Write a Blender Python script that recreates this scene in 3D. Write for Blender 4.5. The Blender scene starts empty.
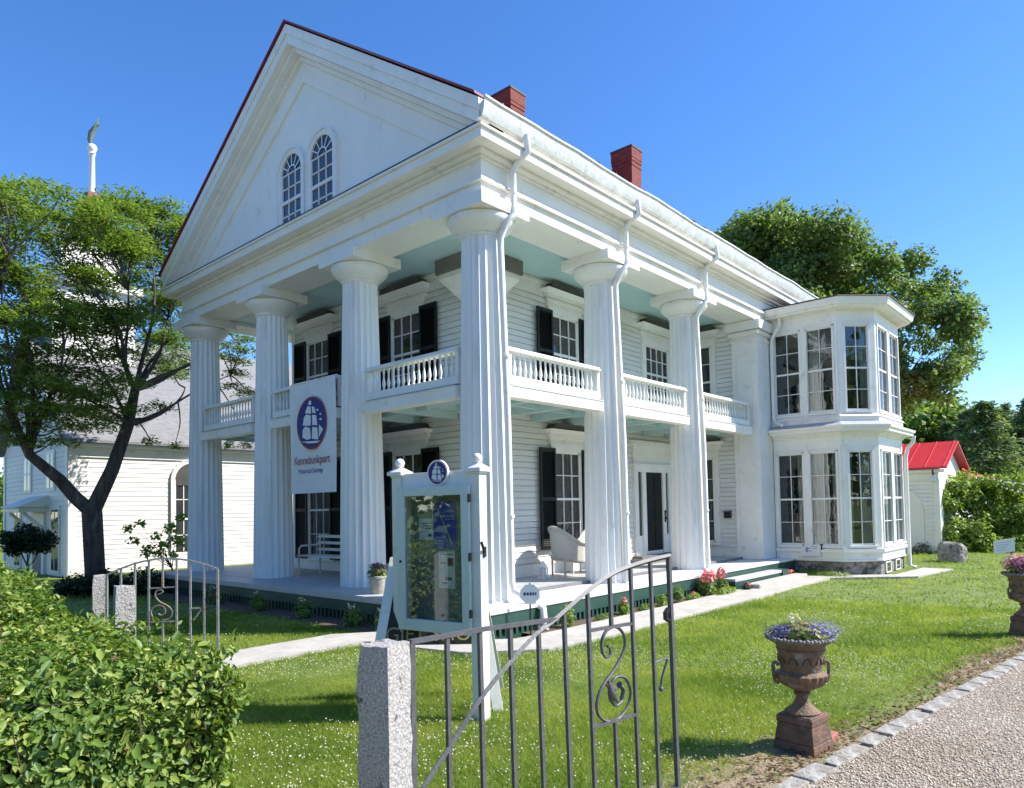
import bpy, math, random
import numpy as np
from mathutils import Vector, Matrix
random.seed(7); rng = np.random.default_rng(7)
S = bpy.context.scene; COL = S.collection
# ------------------------------------------------------------------ camera, sky, sun, exposure
CAMP = np.array([-7.8049, -7.4926, 1.3401]); YAW, PITCH, ROLL, FPX = 0.7277, 0.0355, -0.0189, 708.5604
SHY = 89.14
_f = np.array([math.cos(YAW)*math.cos(PITCH), math.sin(YAW)*math.cos(PITCH), math.sin(PITCH)])
_r = np.array([math.sin(YAW), -math.cos(YAW), 0.0]); _u = np.cross(_r, _f)
_r2 = _r*math.cos(ROLL)+_u*math.sin(ROLL); _u2 = _u*math.cos(ROLL)-_r*math.sin(ROLL)
cam = bpy.data.cameras.new('camera'); co = bpy.data.objects.new('camera', cam); COL.objects.link(co)
M4 = Matrix.Identity(4)
for i in range(3):
    M4[i][0], M4[i][1], M4[i][2], M4[i][3] = _r2[i], _u2[i], -_f[i], CAMP[i]
co.matrix_world = M4
cam.sensor_fit = 'HORIZONTAL'; cam.sensor_width = 36; cam.lens = FPX*36/1024; cam.shift_y = SHY/1024
cam.clip_start = .05; cam.clip_end = 3000
S.camera = co
def at(px, py, depth):
    """world point seen in the direction of a photo position, at a given distance along the view"""
    return CAMP + (_f + _r2*(px-512)/FPX - _u2*(py-SHY-394)/FPX)*depth
SUNV = Vector((0.665*math.cos(math.radians(44)), -0.747*math.cos(math.radians(44)), math.sin(math.radians(44)))).normalized()
w = bpy.data.worlds.new('World'); S.world = w; w.use_nodes = True
nt = w.node_tree; bg = nt.nodes['Background']; sky = nt.nodes.new('ShaderNodeTexSky')
sky.sky_type = 'NISHITA'; sky.sun_disc = False; sky.sun_elevation = math.radians(44); sky.sun_rotation = math.atan2(SUNV.x, SUNV.y)
sky.air_density = 1.0; sky.dust_density = 0.2; sky.ozone_density = 5.0; sky.altitude = 200
hs = nt.nodes.new('ShaderNodeHueSaturation'); hs.inputs['Saturation'].default_value = 1.2; hs.inputs['Hue'].default_value = .507; nt.links.new(sky.outputs[0], hs.inputs['Color']); nt.links.new(hs.outputs[0], bg.inputs[0]); bg.inputs[1].default_value = 0.14
sl = bpy.data.lights.new('sun', 'SUN'); sl.energy = 4.6; sl.angle = math.radians(.5); sl.color = (1, .95, .865)
so = bpy.data.objects.new('sun', sl); COL.objects.link(so); so.rotation_mode = 'QUATERNION'; so.rotation_quaternion = SUNV.to_track_quat('Z', 'Y')
so.location = (10, -20, 30)
S.view_settings.view_transform = 'Standard'; S.view_settings.look = 'None'; S.view_settings.exposure = 0.88; S.view_settings.gamma = 1
S.view_settings.use_curve_mapping = False
S.render.engine = 'CYCLES'; S.cycles.max_bounces = 8; S.cycles.transparent_max_bounces = 16

# ------------------------------------------------------------------ materials
def mat(name, col, rough=.6, col2=None, scale=6., bump=0., bscale=None, spec=.5, metal=0., stretch=None, detail=6, lo=.35, hi=.65, extra=None, bdist=.02):
    m = bpy.data.materials.new(name); m.use_nodes = True; t = m.node_tree; b = t.nodes['Principled BSDF']
    b.inputs['Roughness'].default_value = rough; b.inputs['Metallic'].default_value = metal; b.inputs['Specular IOR Level'].default_value = spec
    tc = t.nodes.new('ShaderNodeTexCoord'); mp = t.nodes.new('ShaderNodeMapping'); t.links.new(tc.outputs['Object'], mp.inputs[0])
    if stretch: mp.inputs['Scale'].default_value = stretch
    if col2 is None: b.inputs['Base Color'].default_value = (*col, 1)
    else:
        n = t.nodes.new('ShaderNodeTexNoise'); n.inputs['Scale'].default_value = scale; n.inputs['Detail'].default_value = detail; n.inputs['Roughness'].default_value = .65
        t.links.new(mp.outputs[0], n.inputs['Vector'])
        r = t.nodes.new('ShaderNodeValToRGB'); r.color_ramp.elements[0].position = lo; r.color_ramp.elements[1].position = hi
        r.color_ramp.elements[0].color = (*col, 1); r.color_ramp.elements[1].color = (*col2, 1)
        t.links.new(n.outputs['Fac'], r.inputs[0]); last = r.outputs[0]
        if extra:   # (colour, scale, lo, hi): a second layer of stains
            n3 = t.nodes.new('ShaderNodeTexNoise'); n3.inputs['Scale'].default_value = extra[1]; n3.inputs['Detail'].default_value = 8
            t.links.new(mp.outputs[0], n3.inputs['Vector'])
            mr = t.nodes.new('ShaderNodeMapRange'); mr.inputs[1].default_value = extra[2]; mr.inputs[2].default_value = extra[3]
            t.links.new(n3.outputs['Fac'], mr.inputs[0])
            mx = t.nodes.new('ShaderNodeMixRGB'); mx.inputs[2].default_value = (*extra[0], 1)
            t.links.new(mr.outputs[0], mx.inputs[0]); t.links.new(last, mx.inputs[1]); last = mx.outputs[0]
        t.links.new(last, b.inputs['Base Color'])
    if bump:
        n2 = t.nodes.new('ShaderNodeTexNoise'); n2.inputs['Scale'].default_value = bscale or scale*4; n2.inputs['Detail'].default_value = 5
        t.links.new(mp.outputs[0], n2.inputs['Vector'])
        bu = t.nodes.new('ShaderNodeBump'); bu.inputs['Strength'].default_value = bump; bu.inputs['Distance'].default_value = bdist
        t.links.new(n2.outputs['Fac'], bu.inputs['Height']); t.links.new(bu.outputs[0], b.inputs['Normal'])
    return m
def leafmat(name, c1, c2, c3, trans=.35, rough=.5, spec=.35, patch=0., pscale=1.2):
    m = bpy.data.materials.new(name); m.use_nodes = True; t = m.node_tree; b = t.nodes['Principled BSDF']
    b.inputs['Roughness'].default_value = rough; b.inputs['Specular IOR Level'].default_value = spec
    g = t.nodes.new('ShaderNodeNewGeometry'); r = t.nodes.new('ShaderNodeValToRGB')
    e = r.color_ramp.elements; e[0].color = (*c1, 1); e[1].color = (*c3, 1); k = e.new(.5); k.color = (*c2, 1)
    if patch:
        tc = t.nodes.new('ShaderNodeTexCoord'); n = t.nodes.new('ShaderNodeTexNoise'); n.inputs['Scale'].default_value = pscale; n.inputs['Detail'].default_value = 4; t.links.new(tc.outputs['Object'], n.inputs[0])
        m1 = t.nodes.new('ShaderNodeMath'); m1.operation = 'MULTIPLY_ADD'; m1.inputs[1].default_value = 1-patch*.6; t.links.new(g.outputs['Random Per Island'], m1.inputs[0])
        m2 = t.nodes.new('ShaderNodeMath'); m2.operation = 'MULTIPLY_ADD'; m2.inputs[1].default_value = patch*2.6; m2.inputs[2].default_value = -patch; t.links.new(n.outputs['Fac'], m2.inputs[0]); t.links.new(m2.outputs[0], m1.inputs[2])
        t.links.new(m1.outputs[0], r.inputs[0])
    else: t.links.new(g.outputs['Random Per Island'], r.inputs[0])
    t.links.new(r.outputs[0], b.inputs['Base Color'])
    tr = t.nodes.new('ShaderNodeBsdfTranslucent'); hs = t.nodes.new('ShaderNodeMixRGB'); hs.blend_type = 'MULTIPLY'; hs.inputs[0].default_value = 1
    hs.inputs[2].default_value = (1.5, 1.6, .6, 1); t.links.new(r.outputs[0], hs.inputs[1]); t.links.new(hs.outputs[0], tr.inputs[0])
    mx = t.nodes.new('ShaderNodeMixShader'); mx.inputs[0].default_value = trans
    t.links.new(b.outputs[0], mx.inputs[1]); t.links.new(tr.outputs[0], mx.inputs[2])
    t.links.new(mx.outputs[0], t.nodes['Material Output'].inputs[0])
    return m
def brickmat(name):
    m = bpy.data.materials.new(name); m.use_nodes = True; t = m.node_tree; b = t.nodes['Principled BSDF']; b.inputs['Roughness'].default_value = .9
    tc = t.nodes.new('ShaderNodeTexCoord'); br = t.nodes.new('ShaderNodeTexBrick'); sx = t.nodes.new('ShaderNodeSeparateXYZ'); cx = t.nodes.new('ShaderNodeCombineXYZ'); ad = t.nodes.new('ShaderNodeMath')
    t.links.new(tc.outputs['Object'], sx.inputs[0]); t.links.new(sx.outputs[0], ad.inputs[0]); t.links.new(sx.outputs[1], ad.inputs[1])
    t.links.new(ad.outputs[0], cx.inputs[0]); t.links.new(sx.outputs[2], cx.inputs[1]); t.links.new(cx.outputs[0], br.inputs[0])
    br.inputs['Color1'].default_value = (.26, .055, .035, 1); br.inputs['Color2'].default_value = (.17, .035, .025, 1); br.inputs['Mortar'].default_value = (.2, .15, .12, 1)
    br.inputs['Scale'].default_value = 4.5; br.inputs['Mortar Size'].default_value = .015
    t.links.new(br.outputs[0], b.inputs['Base Color'])
    bu = t.nodes.new('ShaderNodeBump'); bu.inputs['Strength'].default_value = .5; bu.inputs['Distance'].default_value = .01; bu.invert = True
    t.links.new(br.outputs['Fac'], bu.inputs['Height']); t.links.new(bu.outputs[0], b.inputs['Normal'])
    return m
def glassmat(name, tint=(.8, .84, .84), refl=.25, wave=.12):
    m = bpy.data.materials.new(name); m.use_nodes = True; t = m.node_tree; t.nodes.remove(t.nodes['Principled BSDF'])
    tr = t.nodes.new('ShaderNodeBsdfTransparent'); tr.inputs[0].default_value = (*tint, 1)
    gl = t.nodes.new('ShaderNodeBsdfGlossy'); gl.inputs['Roughness'].default_value = .015; gl.inputs[0].default_value = (.95, .97, 1, 1)
    tc = t.nodes.new('ShaderNodeTexCoord'); n = t.nodes.new('ShaderNodeTexNoise'); n.inputs['Scale'].default_value = 2.2; t.links.new(tc.outputs['Object'], n.inputs[0])
    bu = t.nodes.new('ShaderNodeBump'); bu.inputs['Strength'].default_value = wave; bu.inputs['Distance'].default_value = .03; t.links.new(n.outputs[0], bu.inputs['Height']); t.links.new(bu.outputs[0], gl.inputs['Normal'])
    lw = t.nodes.new('ShaderNodeFresnel'); lw.inputs[0].default_value = 1.5
    mr = t.nodes.new('ShaderNodeMapRange'); mr.inputs[1].default_value = 0.; mr.inputs[2].default_value = .6; mr.inputs[3].default_value = refl; mr.inputs[4].default_value = .5
    t.links.new(lw.outputs[0], mr.inputs[0])
    mx = t.nodes.new('ShaderNodeMixShader'); t.links.new(mr.outputs[0], mx.inputs[0]); t.links.new(tr.outputs[0], mx.inputs[1]); t.links.new(gl.outputs[0], mx.inputs[2])
    t.links.new(mx.outputs[0], t.nodes['Material Output'].inputs[0])
    return m
PAINT = mat('white_paint', (.87, .85, .80), .55, (.82, .80, .745), 1.6, .12, 30, stretch=(1, 1, .6), extra=((.55, .51, .44), 5., .62, .92))
TRIM = mat('white_trim_paint', (.86, .845, .80), .5, (.80, .78, .73), 2.2, .12, 40, extra=((.5, .47, .41), 5., .6, .92))
COLP = mat('white_column_paint', (.86, .845, .81), .55, (.79, .775, .74), 2.5, .12, 40, stretch=(1, 1, .12), extra=((.46, .44, .4), 6, .6, .92))
SID = mat('white_clapboard_paint', (.80, .79, .75), .55, (.70, .69, .65), 2.0, .05, 30, stretch=(.3, .3, 2.))
TEAL = mat('pale_aqua_ceiling_paint', (.50, .66, .65), .6, (.44, .60, .60), 1.5)
DKGREY = mat('dark_grey_paint', (.075, .07, .065), .7, (.05, .05, .048), 3.)
SHUT = mat('black_green_shutter_paint', (.004, .005, .005), .5, (.007, .009, .008), 5., spec=.3)
GREEN = mat('dark_green_paint', (.014, .058, .042), .5, (.02, .07, .05), 4., extra=((.05, .07, .05), 6, .6, .85))
FLOORP = mat('pale_grey_floor_paint', (.50, .50, .49), .55, (.42, .42, .41), 3., .05, 30)
FLOORG = mat('grey_floor_edge_paint', (.20, .20, .195), .6, (.15, .15, .15), 4.)
RED = mat('red_metal_roofing', (.24, .016, .02), .38, (.19, .012, .016), 3., metal=.0)
REDB = mat('bright_red_metal_roofing', (.62, .03, .04), .45, (.52, .025, .035), 2.5)
BRICK = brickmat('weathered_red_brick')
STONE = mat('rough_grey_stone', (.40, .37, .33), .9, (.15, .14, .125), 7., 1., 9, extra=((.09, .085, .08), 5., .56, .62), bdist=.12)
GRANITE = mat('speckled_granite', (.50, .48, .45), .85, (.22, .21, .2), 120., .6, 60, lo=.40, hi=.62, extra=((.06, .055, .05), 11, .6, .68))
GLASSD = mat('dark_window_glass', (.018, .02, .024), .04, (.05, .05, .05), 1.2, .02, 3, spec=.8, stretch=(1, 1, .4))
GLASS = glassmat('clear_window_glass', (.93, .95, .94), refl=.0, wave=.012)
GLASSB = glassmat('old_bay_window_glass', refl=.03)
CURT = mat('cream_curtain_cloth', (.62, .59, .52), .9, (.5, .47, .41), 7., stretch=(3, 3, .2))
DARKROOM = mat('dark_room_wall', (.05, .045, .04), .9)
IRON = mat('weathered_grey_iron', (.10, .102, .11), .55, (.065, .065, .07), 22., .15, 90, spec=.7, metal=.0, extra=((.15, .075, .04), 9, .68, .78))
IRONL = mat('pale_bleached_iron', (.36, .35, .33), .5, (.24, .23, .22), 18., .15, 60, extra=((.32, .15, .09), 7, .6, .72))
CAST = mat('rusty_brown_cast_iron', (.24, .145, .08), .75, (.085, .066, .053), 9., .6, 50, extra=((.26, .25, .22), 9, .54, .7))
CASTP = mat('brown_iron_plinth', (.20, .11, .062), .7, (.085, .055, .043), 7., .5, 40, extra=((.32, .22, .16), 6, .56, .75))
GREYRIM = mat('grey_lichened_iron', (.13, .13, .125), .8, (.3, .3, .28), 25., .4, 60)
CONC = mat('pale_concrete', (.50, .47, .42), .9, (.38, .36, .32), 3.5, .3, 50, extra=((.3, .28, .24), 8, .6, .8))
SOIL = mat('brown_mulch', (.085, .055, .035), 1., (.16, .11, .075), 20., 1., 45)
LAWNM = mat('lawn_turf', (.10, .155, .025), 1., (.18, .225, .05), 2.2, .6, 60, extra=((.17, .16, .06), 5., .62, .8))
GRAVM = mat('pale_crushed_gravel', (.42, .36, .275), .95, (.24, .195, .15), 55., 1., 70, lo=.38, hi=.62, extra=((.30, .22, .15), 1.8, .52, .72))
STONEG = leafmat('gravel_stone', (.28, .215, .15), (.64, .545, .43), (.86, .78, .66), 0.0, .9, .2, patch=.3, pscale=1.3)
COBB = mat('pale_granite_sett', (.42, .40, .36), .9, (.25, .235, .21), 16., .8, 34, extra=((.2, .17, .13), 7, .52, .7))
BARK = mat('grey_brown_bark', (.075, .055, .042), .95, (.035, .027, .022), 9., 1., 14, stretch=(1, 1, .25))
BARKD = mat('dark_bark', (.12, .10, .085), .95, (.045, .036, .03), 9., 1., 12, stretch=(1, 1, .22), extra=((.2, .2, .17), 5., .62, .75), bdist=.06)
SHING = mat('grey_roof_shingle', (.27, .27, .275), .95, (.18, .18, .185), 10., .6, 24, stretch=(.5, .5, 3))
BLACK = mat('black_metal', (.012, .012, .013), .4)
NAVY = mat('navy_blue_print', (.02, .03, .19), .6)
CRIM = mat('dark_red_print', (.25, .03, .03), .6)
WHITEC = mat('white_banner_cloth', (.80, .80, .80), .8, (.74, .74, .75), 3.)
GOLD = mat('gold_lettering', (.33, .27, .12), .6)
TERRA = mat('weathered_zinc', (.42, .40, .35), .7, (.28, .26, .22), 9., .3, 30)
WICK = mat('white_wicker', (.72, .70, .64), .7, (.5, .48, .43), 60., .8, 90)
SHADEW = mat('shade_tinted_white_paint', (.66, .73, .70), .45, (.60, .67, .64), 4.)  # white paint with the blue-green tint of its shade in the colour
LEAF_HEDGE = leafmat('hedge_leaves', (.045, .10, .016), (.13, .22, .032), (.34, .38, .085), .26, .45, .35, patch=.35, pscale=2.5)
LEAF_LOC = leafmat('locust_leaves', (.08, .145, .03), (.15, .23, .05), (.26, .33, .09), .45)
LEAF_MAP = leafmat('maple_leaves', (.07, .13, .045), (.13, .20, .068), (.22, .285, .115), .46)
LEAF_PINE = leafmat('pine_needles', (.095, .15, .07), (.15, .21, .095), (.21, .265, .125), .4)
LEAF_BUSH = leafmat('bright_shrub_leaves', (.11, .18, .03), (.20, .29, .05), (.30, .38, .09), .42)
LEAF_DK = leafmat('dark_shrub_leaves', (.010, .022, .008), (.02, .045, .014), (.04, .07, .02), .15)
LEAF_OLD = leafmat('brown_dry_leaves', (.16, .09, .045), (.2, .13, .07), (.24, .18, .09), .3)
GRASS = leafmat('grass_blades', (.10, .17, .02), (.21, .285, .042), (.38, .40, .105), .45, .6, .25, patch=.8, pscale=1.0)
PETW = leafmat('white_petals', (.5, .5, .36), (.68, .66, .54), (.8, .8, .72), .2)
PETP = leafmat('pink_petals', (.60, .10, .17), (.70, .18, .26), (.78, .34, .40), .3)
PETV = leafmat('violet_petals', (.09, .07, .35), (.16, .14, .5), (.3, .28, .62), .3)
PETM = leafmat('magenta_petals', (.45, .05, .25), (.55, .1, .35), (.7, .35, .5), .3)
PETY = leafmat('straw_leaves', (.3, .26, .12), (.36, .33, .16), (.22, .25, .08), .3)

# ------------------------------------------------------------------ helpers
def tag(o, label, cat, group=None, kind=None):
    if label: o['label'] = label
    if cat: o['category'] = cat
    if group: o['group'] = group
    if kind: o['kind'] = kind
    return o
def thing(name, label, cat, loc=(0, 0, 0), group=None):
    o = bpy.data.objects.new(name, None); o.empty_display_size = .2; COL.objects.link(o); o.location = loc
    return tag(o, label, cat, group)
def origin(o):
    v = Vector((0, 0, 0))
    while o is not None: v = v + o.location; o = o.parent
    return v
class MB:
    def __init__(s, T=None): s.v = []; s.f = []; s.T = T; s.smooth = False
    def add(s, vs, fs):
        n = len(s.v)
        s.v += [tuple(s.T(*p)) if s.T else tuple(p) for p in vs]; s.f += [tuple(i+n for i in f) for f in fs]; return s
    def box(s, x0, x1, y0, y1, z0, z1):
        return s.add([(x0, y0, z0), (x1, y0, z0), (x1, y1, z0), (x0, y1, z0), (x0, y0, z1), (x1, y0, z1), (x1, y1, z1), (x0, y1, z1)],
                     [(0, 3, 2, 1), (4, 5, 6, 7), (0, 1, 5, 4), (1, 2, 6, 5), (2, 3, 7, 6), (3, 0, 4, 7)])
    def prism(s, poly, axis, a, b):
        """polygon given in the two other axes, extruded along axis from a to b"""
        n = len(poly)
        def P(p, t): return (t, p[0], p[1]) if axis == 0 else (p[0], t, p[1]) if axis == 1 else (p[0], p[1], t)
        vs = [P(p, a) for p in poly]+[P(p, b) for p in poly]
        return s.add(vs, [tuple(range(n))[::-1], tuple(range(n, 2*n))]+[(i, (i+1) % n, n+(i+1) % n, n+i) for i in range(n)])
    def quad(s, *p): return s.add(p, [tuple(range(len(p)))])
    def lathe(s, prof, c=(0, 0, 0), n=32, rf=None):
        vs = []; fs = []
        for (r, z) in prof:
            for i in range(n):
                a = 2*math.pi*i/n; rr = r*(rf(a, z) if rf else 1); vs.append((c[0]+rr*math.cos(a), c[1]+rr*math.sin(a), c[2]+z))
        for k in range(len(prof)-1):
            for i in range(n): fs.append((k*n+i, k*n+(i+1) % n, (k+1)*n+(i+1) % n, (k+1)*n+i))
        fs += [tuple(range(n))[::-1], tuple((len(prof)-1)*n+i for i in range(n))]
        return s.add(vs, fs)
    def tube(s, pts, r, n=8, flat=1.):
        pts = [Vector(p) for p in pts]; rs = r if isinstance(r, (list, tuple)) else [r]*len(pts); vs = []; fs = []; pn = None
        for i, p in enumerate(pts):
            d = (pts[min(i+1, len(pts)-1)]-pts[max(i-1, 0)]).normalized()
            if pn is None: pn = d.orthogonal().normalized() if abs(d.z) > .9 else Vector((0, 0, 1)).cross(d).normalized()
            pn = (pn-d*pn.dot(d)).normalized(); q = d.cross(pn)
            for k in range(n):
                a = 2*math.pi*k/n+math.pi/n; vs.append(tuple(p+pn*math.cos(a)*rs[i]+q*math.sin(a)*rs[i]*flat))
        for i in range(len(pts)-1):
            for k in range(n): fs.append((i*n+k, i*n+(k+1) % n, (i+1)*n+(k+1) % n, (i+1)*n+k))
        fs += [tuple(range(n))[::-1], tuple((len(pts)-1)*n+k for k in range(n))]
        return s.add(vs, fs)
    def sphere(s, c, r, n=12, m=8, sz=1.):
        return s.lathe([(max(1e-4, r*math.sin(math.pi*k/m)), -r*sz*math.cos(math.pi*k/m)) for k in range(m+1)], c, n)
    def build(s, name, m, parent=None, loc=None, smooth=None, bevel=0):
        me = bpy.data.meshes.new(name); o = bpy.data.objects.new(name, me); COL.objects.link(o)
        if parent is not None: o.parent = parent; off = origin(parent)
        elif loc is not None: o.location = loc; off = Vector(loc)
        else: off = Vector((0, 0, 0))
        me.from_pydata([(a-off.x, b-off.y, c-off.z) for a, b, c in s.v], [], s.f)
        for mm in (m if isinstance(m, (list, tuple)) else [m]): me.materials.append(mm)
        import bmesh
        bm = bmesh.new(); bm.from_mesh(me); bmesh.ops.recalc_face_normals(bm, faces=bm.faces); bm.to_mesh(me); bm.free()
        if smooth is not None:
            me.polygons.foreach_set('use_smooth', [True]*len(me.polygons)); me.set_sharp_from_angle(angle=math.radians(smooth))
        if bevel:
            b = o.modifiers.new('bevel', 'BEVEL'); b.width = bevel; b.segments = 2; b.limit_method = 'ANGLE'; b.angle_limit = math.radians(40)
        return o
def npmesh(name, V, F, m, parent=None, loc=None, smooth=False):
    V = np.asarray(V, np.float32); F = np.asarray(F, np.int32); k = F.shape[1]
    off = np.array(origin(parent) if parent is not None else (loc if loc is not None else (0, 0, 0)), np.float32)
    me = bpy.data.meshes.new(name); me.vertices.add(len(V)); me.vertices.foreach_set('co', (V-off).ravel())
    me.loops.add(F.size); me.loops.foreach_set('vertex_index', F.ravel()); me.polygons.add(len(F)); me.polygons.foreach_set('loop_start', np.arange(0, F.size, k, dtype=np.int32))
    if smooth: me.polygons.foreach_set('use_smooth', np.ones(len(F), bool))
    me.update(calc_edges=True); me.validate()
    me.materials.append(m); o = bpy.data.objects.new(name, me); COL.objects.link(o)
    if parent is not None: o.parent = parent
    elif loc is not None: o.location = loc
    return o
def frames(nrm):
    nrm = nrm/np.maximum(np.linalg.norm(nrm, axis=1, keepdims=True), 1e-6)
    t = rng.normal(size=nrm.shape); t -= nrm*(t*nrm).sum(1, keepdims=True); t /= np.maximum(np.linalg.norm(t, axis=1, keepdims=True), 1e-6)
    return nrm, t, np.cross(nrm, t)
def leaves(P, N, L, Wd, fold=.25, jit=.5):
    """pointed six-vertex leaves folded on the midrib; returns verts, quads"""
    n = len(P); N, T, B = frames(N)
    s = (1+rng.uniform(-jit, jit, (n, 1))); L = L*s; Wd = Wd*s
    a = P; e = P+T*L; m1 = P+T*L*.42; up = N*Wd*fold
    V = np.stack([a, m1*0+P+T*L*.35+B*Wd*.5+up, P+T*L*.68+B*Wd*.38+up, e, P+T*L*.68-B*Wd*.38+up, P+T*L*.35-B*Wd*.5+up], 1)
    b = np.arange(n)[:, None]*6
    F = np.concatenate([b+[0, 1, 2, 3], b+[0, 3, 4, 5]], 0)
    return V.reshape(-1, 3), F
def leafquads(P, N, L, Wd, jit=.35):
    n = len(P); N, T, B = frames(N); s = (1+rng.uniform(-jit, jit, (n, 1)))
    V = np.stack([P, P+T*L*.45*s+B*Wd*.5*s+N*Wd*.15, P+T*L*s, P+T*L*.45*s-B*Wd*.5*s+N*Wd*.15], 1)
    return V.reshape(-1, 3), np.arange(n*4).reshape(-1, 4)
def ell(c, r, n, hollow=.35):
    d = rng.normal(size=(n, 3)); d /= np.linalg.norm(d, axis=1, keepdims=True)
    k = rng.uniform(hollow, 1, (n, 1))**(1/2.)
    return np.asarray(c)+d*k*np.asarray(r), d
G = -0.45    # lawn level (porch floor is 0)

# ------------------------------------------------------------------ ground
def sheet(name, poly, z, m, kind='structure'):
    o = MB().quad(*[(x, y, z) for x, y in poly]).build(name, m); o['kind'] = kind; return o
sheet('ground', [(-600, -600), (900, -600), (900, 900), (-600, 900)], G-.03, LAWNM)
KA, KB = np.array([-6.4, -5.30]), np.array([14.0, -7.85]); KD = (KB-KA)/np.linalg.norm(KB-KA); KN = np.array([-KD[1], KD[0]])   # drive edge, normal to the lawn side
def ky(x): return KA[1]+(x-KA[0])*KD[1]/KD[0]
nx, ny = 120, 110
gx = np.linspace(-6.6, 24, nx); lv = []; lf = []
for j in range(ny):
    for i in range(nx):
        x = gx[i]; y0 = ky(x)+.05; y = y0+(17-y0)*(j/(ny-1))**1.4
        lv.append((x, y, G-.004+.012*math.sin(x*1.3+y*.7)+.010*math.sin(y*2.1-x*.9) - (.02 if j == 0 else 0)))
for j in range(ny-1):
    for i in range(nx-1): a = j*nx+i; lf.append((a, a+1, a+nx+1, a+nx))
lawn = npmesh('lawn', lv, lf, LAWNM, smooth=True); lawn['kind'] = 'structure'
drv = MB().quad((-14, ky(-14)-.1, G-.012), (26, ky(26)-.1, G-.012), (26, -16, G-.012), (-14, -16, G-.012)).build('gravel_drive', GRAVM); drv['kind'] = 'structure'
sheet('street', [(-26, -60), (-9.6, -60), (-9.6, 120), (-26, 120)], G-.02, mat('weathered_asphalt', (.26, .255, .25), .95, (.19, .19, .185), 3., .4, 60))  # unseen street, added as a pale sheet bouncing neutral light onto the gable
sheet('bounce_pavement', [(-9.6, -60), (-7.4, -60), (-7.4, 120), (-9.6, 120)], G-.006, CONC)  # out of view as well; added for its bounce light
# footpath: a strip of concrete slabs from the street gate round the porch corner to the steps
cl = [(-4.9, .86), (-1.95, .86), (-1.55, .55), (-1.45, -.2), (-1.30, -1.0), (-.75, -1.5), (.3, -1.58), (6., -1.60), (9.6, -1.62), (10.9, -3.25), (13.2, -3.45)]
hw = [.43, .43, .42, .42, .42, .42, .42, .42, .36, .3, .35]
mb = MB()
def offs(i):
    p = np.array(cl[i]); d = np.array(cl[min(i+1, len(cl)-1)])-np.array(cl[max(i-1, 0)]); d = d/np.linalg.norm(d); n = np.array([-d[1], d[0]]); return p+n*hw[i], p-n*hw[i]
for i in range(len(cl)-1):
    (a, b), (c, d) = offs(i), offs(i+1); z = G+.035
    mb.add([(*a, z), (*b, z), (*d, z), (*c, z), (*a, G-.03), (*b, G-.03), (*d, G-.03), (*c, G-.03)], [(0, 1, 2, 3), (0, 4, 7, 3), (1, 5, 6, 2)])
pth = mb.build('footpath', CONC); pth['kind'] = 'structure'
PATH = [(np.array(cl[i]), np.array(cl[i+1]), max(hw[i], hw[i+1])) for i in range(len(cl)-1)]
bed = MB().quad((-.2, -1.24, G+.012), (8.2, -1.26, G+.012), (8.2, -.86, G+.03), (-.2, -.86, G+.03)).quad((-1.45, -.9, G+.01), (-1.45+.5, -.9, G+.03), (-.95, 9.9, G+.03), (-1.5, 9.9, G+.01)).build('garden_bed', SOIL); bed['kind'] = 'structure'
# worn strip of soil beside the drive
mb = MB(); pv = None
for k in range(60):
    x = -6.2+k*.34; y = ky(x); wd = .28+.11*math.sin(k*.9)+.09*math.sin(k*2.3)+(.28 if x < -2.2 else 0)
    cur = ((x, y-.03, G+.002), (x+.04, y+.02+wd, G+.010))
    if pv: mb.quad(pv[0], cur[0], cur[1], pv[1])
    pv = cur
so_ = mb.build('worn_soil_strip', mat('dry_soil_and_litter', (.24, .18, .115), 1., (.33, .26, .17), 14., 1., 50, extra=((.10, .13, .04), 6., .5, .65))); so_['kind'] = 'structure'

# ------------------------------------------------------------------ grass, clover, gravel (nobody could count them)
def onpath(P):
    m = np.zeros(len(P), bool)
    for a, b, h in PATH:
        d = b-a; t = np.clip(((P[:, :2]-a)@d)/(d@d), 0, 1); m |= np.linalg.norm(P[:, :2]-(a+t[:, None]*d), axis=1) < h+.015
    return m
def lawnpts(n, dmin, dmax, wid=None):
    a = rng.uniform(-.85, .78, n)+YAW; r = np.sqrt(rng.uniform(dmin**2, dmax**2, n))
    P = np.stack([CAMP[0]+np.cos(a)*r, CAMP[1]+np.sin(a)*r, np.full(n, G)], 1)
    k = (P[:, 1] > KA[1]+(P[:, 0]-KA[0])*KD[1]/KD[0]+.18+.22*rng.random(n)**2+np.where(P[:, 0] < -2.2, .3*rng.random(n), 0)) & ~onpath(P)
    k &= ~((P[:, 0] > -1.0) & (P[:, 1] > -.92)) & ~((P[:, 0] > 10.2) & (P[:, 1] > -2.85) & (P[:, 0] < 14.5))
    k &= ~((P[:, 0] > -1.45) & (P[:, 0] < 8.3) & (P[:, 1] > -1.27)) & (P[:, 0] > -6.9)
    return P[k]
def blades(P, h, wd):
    n = len(P); a = rng.uniform(0, 2*np.pi, n); lean = rng.normal(0, .8, (n, 2))
    hh = h*rng.uniform(.5, 1.35, n)
    d = np.stack([np.cos(a), np.sin(a), np.zeros(n)], 1)*(wd*.5)
    tip = P+np.stack([lean[:, 0]*hh, lean[:, 1]*hh, hh], 1)
    return np.stack([P-d, P+d, tip], 1).reshape(-1, 3), np.arange(3*n).reshape(-1, 3)
Vs = []; Fs = []; n0 = 0
for (n, a, b, h, wd) in ((330000, 2.8, 8.0, .042, .006), (190000, 8, 14, .045, .011), (90000, 14, 32, .055, .024)):
    V, F = blades(lawnpts(n, a, b), h, wd); Vs.append(V); Fs.append(F+n0); n0 += len(V)
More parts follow.
